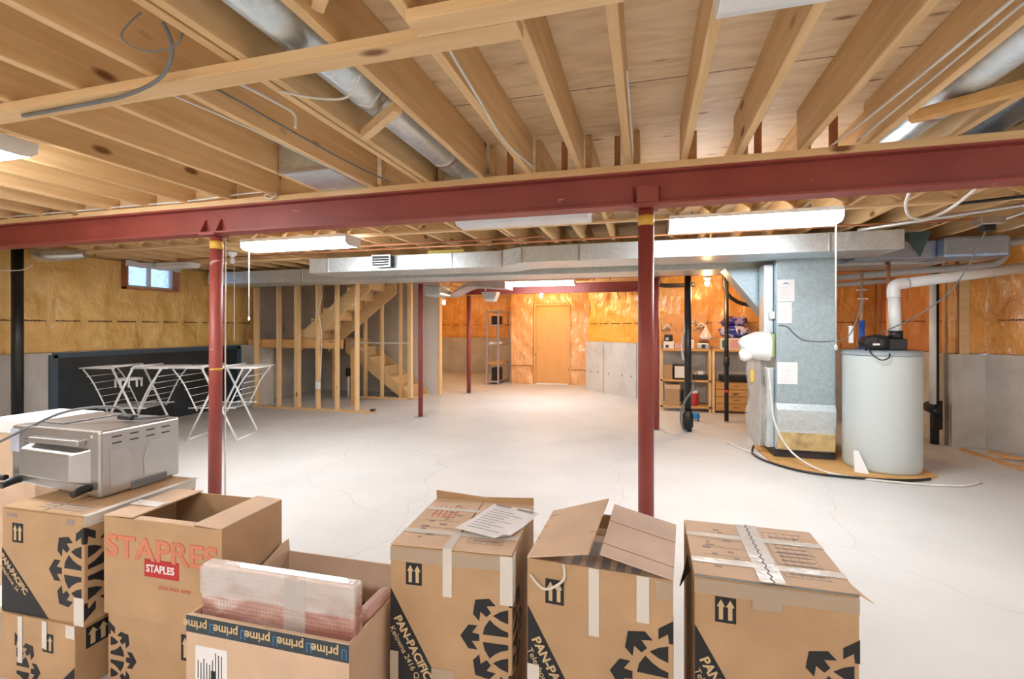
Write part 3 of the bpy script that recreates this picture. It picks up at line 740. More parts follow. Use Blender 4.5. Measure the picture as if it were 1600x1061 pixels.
# ================================================================ WATER TANK
wt = thing('water_heater', 'tall pale grey cylindrical water heater with black blower on top', 'water heater', (2.335, 5.82, .018))
MB().lathe([(.325,0),(.33,.03),(.333,.05),(.333,1.16),(.333,1.165)], (0,0,0), 64).build('tank', M_TANK, parent=wt)
MB().lathe([(.338,1.15),(.34,1.165),(.33,1.185),(.29,1.20),(.0,1.205)], (0,0,0), 64).build('top_cap', plain('cap_grey', (.33,.38,.42), .4), parent=wt)
bw = MB().lathe([(.10,1.20),(.11,1.22),(.11,1.30),(.09,1.345),(.03,1.36)], (-.04,-.02,0), 24).box((.02,-.10,1.205), (.19,.08,1.32)).cyl((-.13,-.14,1.28), (-.13,.05,1.28), .06)
bw.build('blower', M_BLACK, parent=wt, bevel=.008)
MB().cyl((.12,-.02,1.31), (.12,-.02,1.40), .062).build('outlet_collar', M_BLACK, parent=wt)
MB().box((-.15,-.205,1.255), (-.09,-.201,1.275)).build('blower_label', M_PAPER, parent=wt)
MB().tube([(-.21,-.18,1.2),(-.2,-.25,1.22),(-.22,-.345,1.18),(-.15,-.37,1.12),(-.08,-.36,1.14),(-.06,-.33,1.18)], .006, 8, smooth_path=6).build('power_wire', M_BLACK, parent=wt)
vp = thing('vent_pipe', 'thick white plastic vent pipe rising from the blower and running right', 'pipe', (2.455, 5.8, 1.40))
MB().tube([(2.455,5.80,1.40),(2.44,5.80,1.78)], .052, 20).build('riser', M_PVC, parent=vp, world=True)
MB().tube([(2.44,5.80,1.76),(2.44,5.80,1.85),(2.47,5.805,1.89),(2.56,5.82,1.905)], .058, 20, smooth_path=5).build('elbow', M_PVC, parent=vp, world=True)
MB().tube([(2.55,5.82,1.905),(3.72,6.12,2.06)], .052, 20).build('run', M_PVC, parent=vp, world=True)
MB().tube([(3.70,6.12,2.06),(3.78,6.14,2.09),(3.79,6.14,2.18),(3.79,6.14,2.40)], .056, 20, smooth_path=5).build('elbow', M_PVC, parent=vp, world=True)
tag(MB().tube([(2.30,5.72,1.40),(2.46,5.45,1.55),(2.62,5.2,1.78),(2.70,5.0,2.10),(2.72,4.9,2.30)], .006, 8, smooth_path=8).build('blower_cord', M_CABLEG), 'dark blue power cord sagging from the ceiling outlet to the tank blower', 'cord')
ob = thing('ceiling_outlet', 'small metal electrical box under the joists above the water tank', 'outlet', (2.74, 4.92, 2.28))
MB().box((2.66,4.86,2.30), (2.82,4.98,2.36)).build('box', M_STEEL, parent=ob, world=True, bevel=.005)
MB().box((2.69,4.88,2.25), (2.77,4.95,2.30)).build('plug', M_BLACK, parent=ob, world=True, bevel=.005)
MB().tube([(2.80,4.92,2.33),(2.88,4.8,2.36),(2.95,4.6,2.42)], .014, 10, smooth_path=5).build('conduit', M_STEEL, parent=ob, world=True)
cw = thing('copper_riser', 'vertical copper pipe with blue sleeve behind the left side of the tank', 'pipe', (2.42, 6.5, 1.2))
MB().cyl((2.36,6.35,.0), (2.36,6.35,2.08), .016, 12).build('pipe', plain('bright_copper', (.62,.40,.26), .35, .4), parent=cw, world=True)
MB().cyl((2.36,6.35,1.05), (2.36,6.35,1.53), .03, 12).build('blue_sleeve', M_BLUE, parent=cw, world=True)
MB().box((2.32,6.33,1.77), (2.42,6.36,1.785)).box((2.31,6.33,1.87), (2.41,6.36,1.885)).build('strap', M_STEEL, parent=cw, world=True)
cw = thing('copper_riser', 'vertical copper pipe directly behind the white vent elbow', 'pipe', (2.62, 6.4, 1.5))
MB().cyl((2.64,6.40,.0), (2.64,6.40,ZT), .018, 12).build('pipe', M_COPPER, parent=cw, world=True)
sb = thing('wire_junction', 'small white junction block hanging on a wire right of the plenum', 'junction', (2.06, 5.85, 1.3))
MB().box((2.045,5.80,1.29), (2.085,5.83,1.47)).build('block', M_PVC, parent=sb, world=True, bevel=.006)

# long horizontal waste pipes behind
hp = thing('drain_pipe', 'long grey white drain pipe running behind the tank with an elbow at the right', 'pipe', (2.9, 6.8, 2.0))
MB().tube([(2.05,6.95,2.06),(3.55,6.6,2.14),(3.72,6.55,2.17),(3.78,6.53,2.25),(3.78,6.50,2.34),(3.9,6.45,2.38),(4.6,6.1,2.38)], .04, 16, smooth_path=6).build('run', M_PVCG, parent=hp, world=True)
tag(MB().tube([(2.05,7.0,1.97),(2.9,6.98,2.03)], .03, 14).build('drain_pipe', M_PVCG), 'shorter grey pipe just below the long drain pipe behind the tank', 'pipe')
pd = thing('branch_duct', 'bright rectangular duct coloured as in blue daylight, above and behind the vent pipe at right', 'duct', (3.0, 6.1, 2.2))
MB().box((2.95,5.98,2.17), (3.52,6.38,2.385)).build('trunk', galv('galv_daylight_tint', (.42,.56,.82), .3), parent=pd, world=True, bevel=.03)  # blue daylight on the metal is put into its colour
MB().box((2.2,6.10,2.19), (2.945,6.38,2.37)).build('extension', MATS['galv_daylight_tint'], parent=pd, world=True, bevel=.004)
tag(MB().add([(2.42,5.5,2.37),(2.62,5.5,2.37),(2.54,5.52,2.13),(2.42,5.6,2.37),(2.62,5.6,2.37),(2.54,5.54,2.13)], [(0,2,1),(3,4,5),(0,1,4,3),(1,2,5,4),(2,0,3,5)]).build('duct_hanger', plain('dark_teal_metal', (.05,.09,.10), .4, .4)), 'dark triangular metal bracket at the right end of the front duct', 'bracket')
tag(MB().tube([(3.47,7.22,0.0),(3.47,7.22,.32),(3.47,7.22,2.41)], .045, 20).build('black_drain_stack', M_BLACKPIPE), 'vertical black drain stack against the wall right of the tank', 'pipe')
ft = thing('drain_fitting', 'black branching fitting at the foot of the drain stack right of the tank', 'pipe fitting', (3.4, 7.1, 0))
MB().tube([(3.47,7.16,.20),(3.47,7.16,.55)], .05, 20).tube([(3.47,7.14,.38),(3.38,7.12,.46)], .05, 18).build('body', M_BLACKPIPE, parent=ft, world=True)
MB().tube([(3.38,7.12,.46),(3.33,7.11,.49)], .06, 18).build('cap', M_BLACK, parent=ft, world=True)
tag(MB().tube([(3.37,7.05,.52),(3.37,7.05,2.1)], .035, 18).build('white_standpipe', M_PVC), 'vertical white plastic pipe beside the black stack right of the tank', 'pipe')

# black pipes by the shelves, at left
def blackpipe(x, y, r, label, top=2.17, foot=True):
    o = thing('drain_pipe', label, 'pipe', (x, y, 0))
    MB().cyl((0,0,.02), (0,0,top), r, 20).build('pipe', M_BLACKPIPE, parent=o)
    if foot: MB().tube([(0,0,0),(0,0,.05),(0,0,.07),(0,0,.24),(0,0,.26),(0,0,.30)], [r*1.2,r*1.3,r*1.6,r*1.6,r*1.3,r*1.2], 20).build('cleanout', M_BLACKPIPE, parent=o)
    return o
bp1 = blackpipe(.565, 7.04+.15, .046, 'thick vertical black drain pipe standing in front of the workshop shelves')
MB().cyl((0,0,.5),(0,0,.505),.047,20).build('ring', M_BLACK, parent=bp1)
bp2 = blackpipe(1.186, 8.0, .032, 'thin vertical black pipe with a red band in front of the drawers', foot=False)
MB().cyl((0,0,.46), (0,0,.50), .036, 16).build('red_band', plain('red_tape', (.6,.08,.03), .5), parent=bp2)
MB().cyl((0,0,.86), (0,0,1.0), .043, 16).build('coupling', M_BLACK, parent=bp2)
tag(MB().cyl((-7.12,3.92,0),(-7.12,3.92,2.41), .055, 24).build('black_drain_stack', M_BLACKPIPE), 'vertical black drain stack at the far left edge by the yellow wall', 'pipe')
tag(MB().tube([(.66,7.4,1.53),(.55,7.3,1.45),(.49,7.2,1.2),(.50,7.05,1.0)], .014, 8, smooth_path=6).build('grey_hose', M_PVCG), 'upper grey hose curling over the thick black pipe', 'hose')
tag(MB().tube([(.63,7.1,.72),(.62,7.05,.60),(.52,7.03,.45),(.46,7.03,.25),(.49,7.04,.06),(.54,7.05,.03)], .014, 8, smooth_path=6).build('grey_hose', M_CABLEG), 'lower dark hose looping beside the foot of the thick black pipe', 'hose')
tag(MB().tube([(1.2,8.3,ZT),(1.2,8.3,2.15),(1.25,8.3,1.98),(1.4,8.35,1.86),(1.6,8.4,1.80)], .03, 12, smooth_path=6).build('black_elbow_pipe', M_BLACKPIPE), 'curved black pipe below the duct at the right of the workshop wall', 'pipe')
tag(MB().tube([(.2,8.2,ZT),(.2,8.2,2.2),(.24,8.2,2.14),(.45,8.2,2.13),(.75,8.2,2.14)], .035, 12, smooth_path=6).build('black_elbow_pipe', M_BLACKPIPE), 'short horizontal black pipe at the top of the thick black pipe', 'pipe')

# ================================================================ WORKSHOP SHELVES
SY = 8.83; SD = .33
def unit(x0, x1, label, cat, top=1.08, mid=.55, drawers=False):
    o = thing('workshop_shelf', label, cat, ((x0+x1)/2, SY+SD/2, 0))
    W = x1-x0; X0 = -W/2; Y0 = -SD/2
    for sx in (X0, W/2-.04):
        for sy in (Y0, SD/2-.04): MB().box((sx, sy, 0), (sx+.04, sy+.04, top-.035)).build('upright', M_WZ, parent=o, bevel=.002)
    for z in (top, mid, .10):
        if drawers and z < top: continue
        MB().box((X0, Y0, z-.035), (W/2, SD/2, z)).build('shelf', M_PINE, parent=o, bevel=.002)
    if z: MB().box((X0+.05, SD/2-.01, .12), (W/2-.05, SD/2, top-.05)).build('back_panel', M_CONC, parent=o)
    return o
unit(.245, 1.07, 'left open pine shelf unit against the concrete workshop wall', 'shelf unit')
unit(1.085, 1.84, 'right pine shelf unit holding the wooden drawers, beside the furnace', 'shelf unit', drawers=True)
ch = thing('drawer_chest', 'orange pine chest of flat drawers under the right workshop shelf', 'chest of drawers', (1.465, SY+.16, 0.03))
MB().box((-.325,-.13,0), (.325,.16,.50)).build('carcass', M_PINE, parent=ch, bevel=.004)
for k, z in enumerate((.02,.14,.26,.38)):
    d_ = MB().box((-.315,-.15,z), (.315,-.131,z+.105)).build('drawer', M_PINE, parent=ch, bevel=.004)
    MB().box((-.05,-.158,z+.045), (.05,-.150,z+.065)).build('pull', M_RED, parent=d_)
tag(MB().box((1.22,SY-.01,.535), (1.74,SY+.30,.64)).build('tool_case', M_BLACK, bevel=.02), 'flat black case lying on top of the wooden drawers', 'case')
# pegboard items and boxes on top
pg = thing('pegboard', 'brown pegboard with tool hooks above the left workshop shelf', 'pegboard', (.66, SY+SD-.02, 1.08))
MB().box((-.40,-.012,0), (.38,0,.62)).build('board', plain('hardboard', (.62,.33,.14), .6), parent=pg, bevel=.002)
hk = MB()
for k in range(7): hk.tube([(-.33+.1*k,-.013,.33),(-.33+.1*k,-.06,.32),(-.33+.1*k,-.07,.36)], .005, 6)
hk.build('hook', M_STEEL, parent=pg)
def clamp(x, z, label):
    o = thing('hand_clamp', label, 'clamp', (x, SY+.22, z))
    MB().tube([(-.09,0,.10),(-.06,0,.0),(0,0,-.03),(.06,0,.0),(.09,0,.07)], .013, 8, smooth_path=5).build('jaw', M_STEEL, parent=o)
    MB().tube([(-.07,0,-.05),(.0,0,.03),(.08,0,-.04)], .012, 8, smooth_path=4).build('handle', M_PVC, parent=o)
clamp(.36, 1.47, 'grey metal clamp hanging at the left end of the pegboard')
clamp(.93, 1.50, 'grey metal clamp hanging at the right part of the pegboard, by the white bag')
bg = MB().lathe([(.012,.26),(.02,.22),(.05,.16),(.11,.06),(.115,.02),(.07,0),(.0,0)][::-1], (1.0, SY+.12, 1.24), 16)
tag(bg.build('plastic_bag', plain('bag_white', (.75,.62,.60), .4, var=.2, scale=20)), 'white and red plastic bag hanging above the left workshop shelf', 'bag')
def smallbox(name, label, cat, a, b, mat, bev=.006, parts=()):
    o = MB().box(a, b).build(name, mat, bevel=bev); tag(o, label, cat)
    for nm, pa, pb, m in parts: MB().box(pa, pb).build(nm, m, parent=o, world=True, bevel=.002)
    return o
T = 1.0805
smallbox('small_carton', 'small white and pink carton on the left end of the top workshop shelf', 'box', (.30,SY+.02,T), (.47,SY+.2,T+.13), M_PAPER, parts=[('print', (.33,SY+.016,T+.02), (.38,SY+.02,T+.07), M_BLACK)])
smallbox('small_carton', 'low pinkish carton on the top workshop shelf behind the thick black pipe', 'box', (.48,SY+.03,T), (.62,SY+.2,T+.10), plain('pink_carton', (.62,.38,.38), .6))
smallbox('power_tool_box', 'small black device stacked on the white carton at the left of the top shelf', 'device', (.31,SY+.04,T+.131), (.45,SY+.18,T+.25), M_BLACK, .02, [('front', (.33,SY+.03,T+.15), (.38,SY+.041,T+.2), M_STEEL)])
smallbox('spray_bottle', 'small white bottle standing on the top shelf right of the thick black pipe', 'bottle', (.74,SY+.05,T), (.80,SY+.11,T+.16), M_PVC, .015, [('cap', (.755,SY+.06,T+.161), (.785,SY+.1,T+.2), plain('red_cap', (.6,.15,.1), .5))])
smallbox('portable_radio', 'silver portable radio on the right end of the left top shelf', 'radio', (.85,SY+.04,T), (1.05,SY+.14,T+.10), M_STEEL, .01, [('speaker', (.92,SY+.034,T+.02), (.98,SY+.0405,T+.08), M_BLACK), ('handle', (.87,SY+.07,T+.101), (1.03,SY+.09,T+.115), M_BLACK)])
smallbox('game_box', 'white carton printed green and pink on the right workshop shelf', 'box', (1.22,SY+.01,T), (1.62,SY+.26,T+.19), M_PAPER, parts=[('green_print', (1.24,SY+.005,T+.03), (1.34,SY+.0095,T+.16), plain('green_print', (.05,.16,.07), .6)), ('pink_print', (1.36,SY+.005,T+.02), (1.54,SY+.0095,T+.17), plain('pink_print', (.72,.40,.40), .6))])
def blob(name, label, cat, c, r, mat, seed):
    bm = bmesh.new(); bmesh.ops.create_icosphere(bm, subdivisions=4, radius=1)
    rnd = random.Random(seed); ph = [rnd.random()*6 for _ in range(4)]
    for v in bm.verts:
        k = 1+.10*math.sin(v.co.x*5+ph[0]+v.co.z*3)+.08*math.sin(v.co.y*6+v.co.x*4+ph[1])+.05*math.sin(v.co.z*11+ph[2])
        q = Vector([math.copysign(abs(t_)**.7, t_) for t_ in v.co])*k
        v.co = Vector((q.x*r[0], q.y*r[1], q.z*r[2]))
    zm = min(v.co.z for v in bm.verts)
    for v in bm.verts: v.co.z -= zm
    me = bpy.data.meshes.new(name); bm.to_mesh(me); bm.free(); me.materials.append(mat)
    for p in me.polygons: p.use_smooth = True
    o = bpy.data.objects.new(name, me); col.objects.link(o); o.location = c
    return tag(o, label, cat)
def bagmat(name, a, b):
    m, nt, bs = nmat(name); n = N(nt, 'ShaderNodeTexNoise', Scale=9.0, Detail=3.0, Distortion=1.0); nt.links.new(coords(nt), n.inputs['Vector'])
    nt.links.new(ramp(nt, n.outputs[0], [(.5, a), (.56, b)]), bs.inputs['Base Color']); bs.inputs['Roughness'].default_value = .3; return m
blob('packaged_bundle', 'blue plastic wrapped bundle on the carton at the right of the shelf', 'bundle', (1.47, SY+.13, T+.19), (.23,.13,.10), bagmat('blue_wrap', (.012,.03,.32), (.55,.50,.62)), 2)
blob('packaged_bundle', 'purple blue bundle stacked on top of the other wrapped bundle', 'bundle', (1.45, SY+.13, T+.39), (.19,.12,.085), bagmat('purple_wrap', (.05,.035,.26), (.35,.28,.55)), 3)
U = .5505
smallbox('small_carton', 'brown carton on the left of the middle workshop shelf', 'box', (.30,SY+.02,U), (.44,SY+.2,U+.24), M_CARD)
smallbox('small_printer', 'white and black appliance on the middle workshop shelf by the thick pipe', 'appliance', (.46,SY+.02,U), (.74,SY+.22,U+.26), M_BLACK, .015, [('white_front', (.48,SY+.008,U+.03), (.66,SY+.021,U+.23), M_PAPER)])
smallbox('tool_tray', 'low black tray of tools on the right of the middle workshop shelf', 'tray', (.78,SY+.02,U), (1.02,SY+.2,U+.09), M_BLACK, .01, [('white_item', (.86,SY+.05,U+.091), (.95,SY+.12,U+.15), M_PVC), ('silver_item', (.80,SY+.05,U+.091), (.84,SY+.1,U+.13), M_STEEL)])
L_ = .1005
smallbox('storage_carton', 'tall brown carton with lid on the bottom workshop shelf', 'box', (.33,SY+.0,L_), (.56,SY+.25,L_+.34), M_CARD, .004, [('lid', (.32,SY-.008,L_+.28), (.57,SY+.258,L_+.36), M_CARDL)])
jg = thing('water_jug', 'red drink cooler jug with white lid on the bottom workshop shelf', 'jug', (.80, SY+.1, L_))
MB().lathe([(.075,0),(.08,.02),(.08,.20),(.07,.215)], (0,0,0), 24).build('body', plain('jug_red', (.45,.03,.03), .4), parent=jg)
MB().lathe([(.072,.215),(.072,.25),(.04,.265)], (0,0,0), 24).build('lid', M_PVC, parent=jg)
smallbox('black_bucket', 'dark bucket behind the thick black pipe on the bottom workshop shelf', 'bucket', (.60,SY+.05,L_), (.70,SY+.2,L_+.27), M_BLACK, .03)
bt = thing('blue_container', 'small bright blue container on the floor by the thick black pipe', 'container', (.74, 8.0, 0))
MB().lathe([(.05,.03),(.065,.05),(.065,.10),(.05,.125),(.02,.13)], (0,0,0), 18).build('body', plain('sky_blue', (.02,.25,.62), .4), parent=bt)
for s_ in (-1,1): MB().box((s_*.04-.01,-.02,0), (s_*.04+.01,.02,.035)).build('foot', M_BLACK, parent=bt)

# ================================================================ STUD WALLS AND STAIRS
def studwall(label, x0, x1, y, xs, top=2.41, dbl=()):
    o = thing('stud_wall', label, 'stud wall', (x0, y, 0))
    MB().box((x0, y-.045, 0), (x1, y+.045, .038)).build('bottom_plate', M_WX, parent=o, world=True, bevel=.002)
    MB().box((x0, y-.045, top-.038), (x1, y+.045, top)).build('top_plate', M_WX, parent=o, world=True)
    for x in xs:
        w_ = .038 if x not in dbl else .076
        MB().box((x-w_/2, y-.045, .038), (x+w_/2, y+.045, top-.038)).build('stud', M_WZ, parent=o, world=True, bevel=.002)
    return o
def X(px, y):
    t_ = (px-800)/755; s_, c_ = math.sin(YAW), math.cos(YAW); return y*(t_*c_-s_)/(c_+t_*s_)
sw = studwall('front open stud wall on a long floor plate, before the stair landing', -6.90, -4.44, 7.25, [-6.85, X(436,7.25), X(465,7.25), X(497,7.25), X(527,7.25), X(558,7.25)], dbl=(X(465,7.25),))
MB().box((-4.48, 7.20, .04), (-4.42, 7.28, .075)).build('anchor', M_STEELD, parent=sw, world=True)
tag(MB().tube([(X(497,7.2),7.195,2.38),(X(503,7.2),7.195,2.0),(X(498,7.2),7.195,1.75),(X(503,7.2),7.195,1.3),(X(501,7.2),7.195,.55)], .007, 8, smooth_path=6).build('electrical_cable', M_CABLE), 'white electrical cable running down a stud of the front stud wall', 'cable')
ow = thing('wall_outlet', 'white electrical outlet on a stud of the front stud wall', 'outlet', (X(497.5,7.2), 7.19, .38))
MB().box((-.045,-.015,0), (.045,.014,.13)).build('box', M_PVC, parent=ow, bevel=.006)
studwall('rear open stud wall beside the lower stair flight, ending at the slim post', -5.80, -4.61, 8.80, [X(571,8.8), X(597,8.8), X(626,8.8)], dbl=())
tag(MB().box((-4.60, 8.75, .038), (-4.52, 8.85, 2.40)).build('corner_post', M_WZ, bevel=.002), 'thick built up wood corner post at the right end of the rear stud wall', 'post')
for x_, y_, l_ in ((-6.15, 8.6, 'left of the two'), (-5.25, 7.9, 'right of the two')):
    tag(MB().box((x_-.045, y_-.045, 0), (x_+.045, y_+.045, 1.07)).build('landing_post', M_PINE, bevel=.002), 'short orange wood post under the landing, %s' % l_, 'post')
ld = thing('stair_landing', 'wooden stair landing platform behind the front stud wall', 'landing', (-6.5, 8.1, 1.08))
MB().box((-7.18, 7.40, 1.08), (-5.16, 7.44, 1.235)).build('header', M_PINE, parent=ld, world=True)
MB().box((-7.18, 7.445, 1.215), (-6.18, 9.70, 1.235)).build('deck', M_STAIR, parent=ld, world=True)
for k in range(5): MB().box((-7.1+.21*k, 7.445, 1.08), (-7.06+.21*k, 9.70, 1.214)).build('deck_joist', M_WX, parent=ld, world=True)
def flight(label, xa, za, dirx, y0, y1, n, rise, run, down=False):
    o = thing('stair_flight', label, 'stairs', (xa, y0, min(za, za+(-1 if down else 1)*rise*n)))
    sg = -1 if down else 1
    m_ = sg*rise/run
    Lx = run*n
    for y in (y0, y1-.038):
        vs = []
        zt = za + .03
        p = [(xa-.05, zt+(.02)), (xa+dirx*Lx, zt+m_*Lx+.02), (xa+dirx*Lx, zt+m_*Lx-.30), (xa-.05, zt-.30)]
        if down: p = [(xa, za+.02), (xa+Lx, za+m_*Lx+.02), (xa+Lx, max(.0, za+m_*Lx-.30)), (xa+Lx-.25, 0), (xa, za-.30)]
        MB().prism(p, (0, y+.038, 0), (1,0,0), (0,0,1), .038).build('stringer', M_STAIR, parent=o, world=True, bevel=.002)
    for k in range(n):
        x = xa+run*k; z = za+sg*rise*(k if down else k+1)
        if down: z = za - rise*(k+1)
        MB().box((x-.0, y0+.039, z-.03), (x+run+.02, y1-.039, z)).build('tread', M_STAIR, parent=o, world=True)
        xr = x if not down else x
        za_, zb_ = (z-rise, z-.031) if not down else (z+.001, z+rise-.031)
        MB().box((x, y0+.039, za_), (x+.018, y1-.039, zb_)).build('riser', M_STAIR, parent=o, world=True)
    return o
flight('upper stair flight rising right from the landing, seen from below', -6.12, 1.235, 1, 7.46, 8.42, 6, .19, .245)
flight('lower stair flight coming down to the right behind the rear stud wall', -6.12, 1.235, 1, 8.90, 9.66, 6, .20, .262, down=True)
struct(MB().box((-7.3, 9.75, 0), (-4.95, 9.85, ZT)).build('wall_stair_back', M_DRY))
wp = struct(MB().box((-4.95, 9.72, 0), (-4.37, 9.85, ZT)).build('wall_partition_end', M_DRYW))
MB().box((-4.37, 9.715, 0), (-4.33, 9.855, 2.6)).build('end_stud', M_WZ, parent=wp, world=True)
tag(MB().box((-5.86, 8.7, 1.13), (-4.55, 8.72, 1.15)).build('guide_rail', M_PVC), 'thin pale rail across the rear stud wall at chest height', 'rail')
dv = thing('floor_drain_pump', 'small black and white device on a pipe behind the rear stud wall', 'device', (X(578,9.5), 9.2, 0))
tag(MB().box((-6.98, 7.30, 1.14), (-6.86, 7.36, 2.40)).build('insulation_roll', M_BATT, bevel=.02), 'yellow insulation edge at the left end of the front stud wall', 'insulation')
MB().cyl((0,-.5,0), (0,-.5,.45), .02, 10).build('pipe', M_PVC, parent=dv)
MB().box((-.04,-.55,.45), (.04,-.46,.62)).build('body', M_BLACK, parent=dv, bevel=.01)

# grey metal shelving near the door
ms = thing('metal_shelving', 'grey metal shelving unit left of the orange door wall', 'shelf unit', (-3.62, 12.2, 0))
for ax in (-.30, .0):
    for ay in (-.45, .45): MB().box((ax-.02, ay-.02, 0), (ax+.02, ay+.02, 1.9)).build('upright', galv('shelf_grey', (.55,.52,.56), .4) if 'shelf_grey' not in MATS else MATS['shelf_grey'], parent=ms)
for z in (.06, .52, 1.0, 1.5, 1.85): MB().box((-.32,-.46,z), (.02,.46,z+.03)).build('shelf', MATS['shelf_grey'] if z != .52 else M_PINE, parent=ms)
smallbox('paper_stack', 'white papers on the middle board of the grey metal shelving', 'papers', (-3.88,11.8,1.031), (-3.62,12.1,1.08), M_PAPER)
smallbox('dark_bin', 'dark bin at the bottom of the grey metal shelving', 'bin', (-3.84,11.85,.091), (-3.64,12.2,.42), M_BLACK, .02)
smallbox('dark_bin', 'dark case high on the grey metal shelving', 'bin', (-3.84,11.85,1.531), (-3.64,12.2,1.75), M_BLACK, .02)

# ================================================================ DRYING RACKS
def rack(label, loc, rz):
    """gull wing airer; long axis x (wings spread along x), rods along y"""
    o = thing('drying_rack', label, 'drying rack', loc, rz)
    H = .93; hw = .26; r = .0135
    for sx in (-1, 1):
        for sy, nm in ((-1, 'leg_frame'), ):
            f = MB()
            # a U shaped leg frame leaning across
            f.tube([(sx*.32, -hw, .0), (-sx*.14, -hw, H+.02)], r, 10).tube([(sx*.32, hw, .0), (-sx*.14, hw, H+.02)], r, 10).tube([(sx*.32, -hw, .012), (sx*.32, hw, .012)], r, 10).tube([(-sx*.14, -hw, H+.02), (-sx*.14, hw, H+.02)], r, 10)
            f.build('leg_frame', M_WHITE, parent=o)
        wg = MB()
        a = (sx*.10, H); b = (sx*.55, H+.0)
        for yy in (-hw, hw): wg.tube([(a[0], yy, a[1]), (b[0], yy, b[1])], .008, 8)
        wg.tube([(b[0], -hw, b[1]), (b[0], hw, b[1])], .008, 8)
        w_ = wg.build('wing', M_WHITE, parent=o)
        rd = MB()
        for k in range(1, 9):
            x = a[0]+(b[0]-a[0])*k/9; rd.tube([(x, -hw, H+.003), (x, hw, H+.003)], .0035, 6)
        rd.build('rods', M_WHITE, parent=w_)
        st = MB()
        for yy in (-hw, hw): st.tube([(sx*.50, yy, H-.01), (sx*.36, yy, H-.20), (sx*.19, yy, .38)], .008, 8, smooth_path=4)
        for k in range(5):
            t_ = .15+.17*k; st.tube([(sx*(.50-.31*t_), -hw, H-.03-.5*t_), (sx*(.50-.31*t_), hw, H-.03-.5*t_)], .0035, 6)
        st.build('wing_strut', M_WHITE, parent=o)
    lw = MB()
    for k in range(7): lw.tube([(-.27+.09*k, -hw, .42), (-.27+.09*k, hw, .42)], .0035, 6)
    for yy in (-hw, hw): lw.tube([(-.30, yy, .42), (.30, yy, .42)], .007, 8)
    lw.build('lower_rack', M_WHITE, parent=o)
    return o
rack('white folding drying rack at left, with a small white clip hanger under its wing', (-6.52, 4.87, 0), math.radians(16))
rack('white folding drying rack at right, partly behind the left red post', (-5.43, 5.19, 0), math.radians(16))
ck = thing('clip_hanger', 'small round white clip hanger hanging under the wing of the left drying rack', 'clip hanger', (-6.52, 4.75, .62))
rg = MB(); rg.tube([(.14*math.cos(a*PI/8), .14*math.sin(a*PI/8), .16) for a in range(17)], .012, 8)
for a in range(4): rg.bar((.14*math.cos(a*PI/4), .14*math.sin(a*PI/4), .16), (-.14*math.cos(a*PI/4), -.14*math.sin(a*PI/4), .16), .014, .012)
rg.build('ring', M_WHITE, parent=ck)
for a in range(10):
    MB().box((.14*math.cos(a*PI/5)-.012, .14*math.sin(a*PI/5)-.006, .06), (.14*math.cos(a*PI/5)+.012, .14*math.sin(a*PI/5)+.006, .15)).build('clip', M_WHITE, parent=ck, bevel=.003)

# ================================================================ CARTONS
def poly_clip(poly, keep_neg, c0=0.0):
    out = []
    f = (lambda p: p[0] <= c0) if keep_neg else (lambda p: p[0] >= c0)
    for i in range(len(poly)):
        a, b = poly[i], poly[(i+1) % len(poly)]
        if f(a): out.append(a)
        if f(a) != f(b):
            t_ = (c0-a[0])/(b[0]-a[0]); out.append((c0, a[1]+(b[1]-a[1])*t_))
    return out
W1 = [(-155,-20),(-143,30),(-118,78),(-92,100),(-70,72),(-45,55),(-20,45),(-20,-20)]
W1 = [(-155,20),(-145,60),(-118,100),(-90,75),(-55,55),(-20,45),(-20,20)]
LEAF = [(-100,122),(-60,147),(-20,160),(-20,88),(-60,100)]
ARROW = [(-276,0),(-232,62),(-184,62),(-214,22),(-174,17),(-174,-17),(-214,-22),(-184,-62),(-232,-62)]
def emblem_polys():
    ps = []
    for sx in (1, -1):
        for sy in (1, -1):
            for b in (W1, LEAF): ps.append([(x*sx, y*sy) for x, y in b])
    for k in range(8):
        a = k*PI/4; ps.append([(x*math.cos(a)-y*math.sin(a), x*math.sin(a)+y*math.cos(a)) for x, y in ARROW])
    return ps
def emblem(parent, O, U, V, k, left, lim):
    mb = MB(); any_ = False
    for p in emblem_polys():
        q = poly_clip(p, left)
        q = [(max(-lim[0]/k, min(lim[0]/k, x)), max(-lim[1]/k, min(lim[2]/k, y))) for x, y in q]
        q = [pt for i, pt in enumerate(q) if i == 0 or (abs(pt[0]-q[i-1][0])+abs(pt[1]-q[i-1][1])) > .5]
        if len(q) >= 3 and max(x for x, y in q)-min(x for x, y in q) > 1 and max(y for x, y in q)-min(y for x, y in q) > 1:
            mb.prism([(x*k, y*k) for x, y in q], O, U, V, .0008, off=.0004); any_ = True
    if any_: mb.build('printed_emblem', M_INK, parent=parent)
def uparrow_icon(parent, O, U, V, w_, h_):
    MB().prism([(0,0),(w_,0),(w_,h_),(0,h_)], O, U, V, .0006, off=.0004).build('up_mark', M_INK, parent=parent)
    m = MB()
    for cx in (.28, .72):
        c_ = cx*w_; m.prism([(c_-.10*w_,.12*h_),(c_+.10*w_,.12*h_),(c_+.10*w_,.62*h_),(c_+.2*w_,.62*h_),(c_,.90*h_),(c_-.2*w_,.62*h_),(c_-.10*w_,.62*h_)], O, U, V, .0006, off=.0012)
    m.build('up_arrows', M_CREAM, parent=parent)
def carton_body(o, w_, d, h, mat=M_CARD, open_=False, t_=.006):
    if not open_:
        MB().box((0,0,0), (w_,d,h)).build('body', mat, parent=o, bevel=.004)
    else:
        m = MB().box((0,0,0),(w_,d,t_)).box((0,0,t_),(w_,t_,h)).box((0,d-t_,t_),(w_,d,h)).box((0,t_,t_),(t_,d-t_,h)).box((w_-t_,t_,t_),(w_,d-t_,h))
        m.build('body', mat, parent=o)
FX, SZ = (1,0,0), (0,0,1)
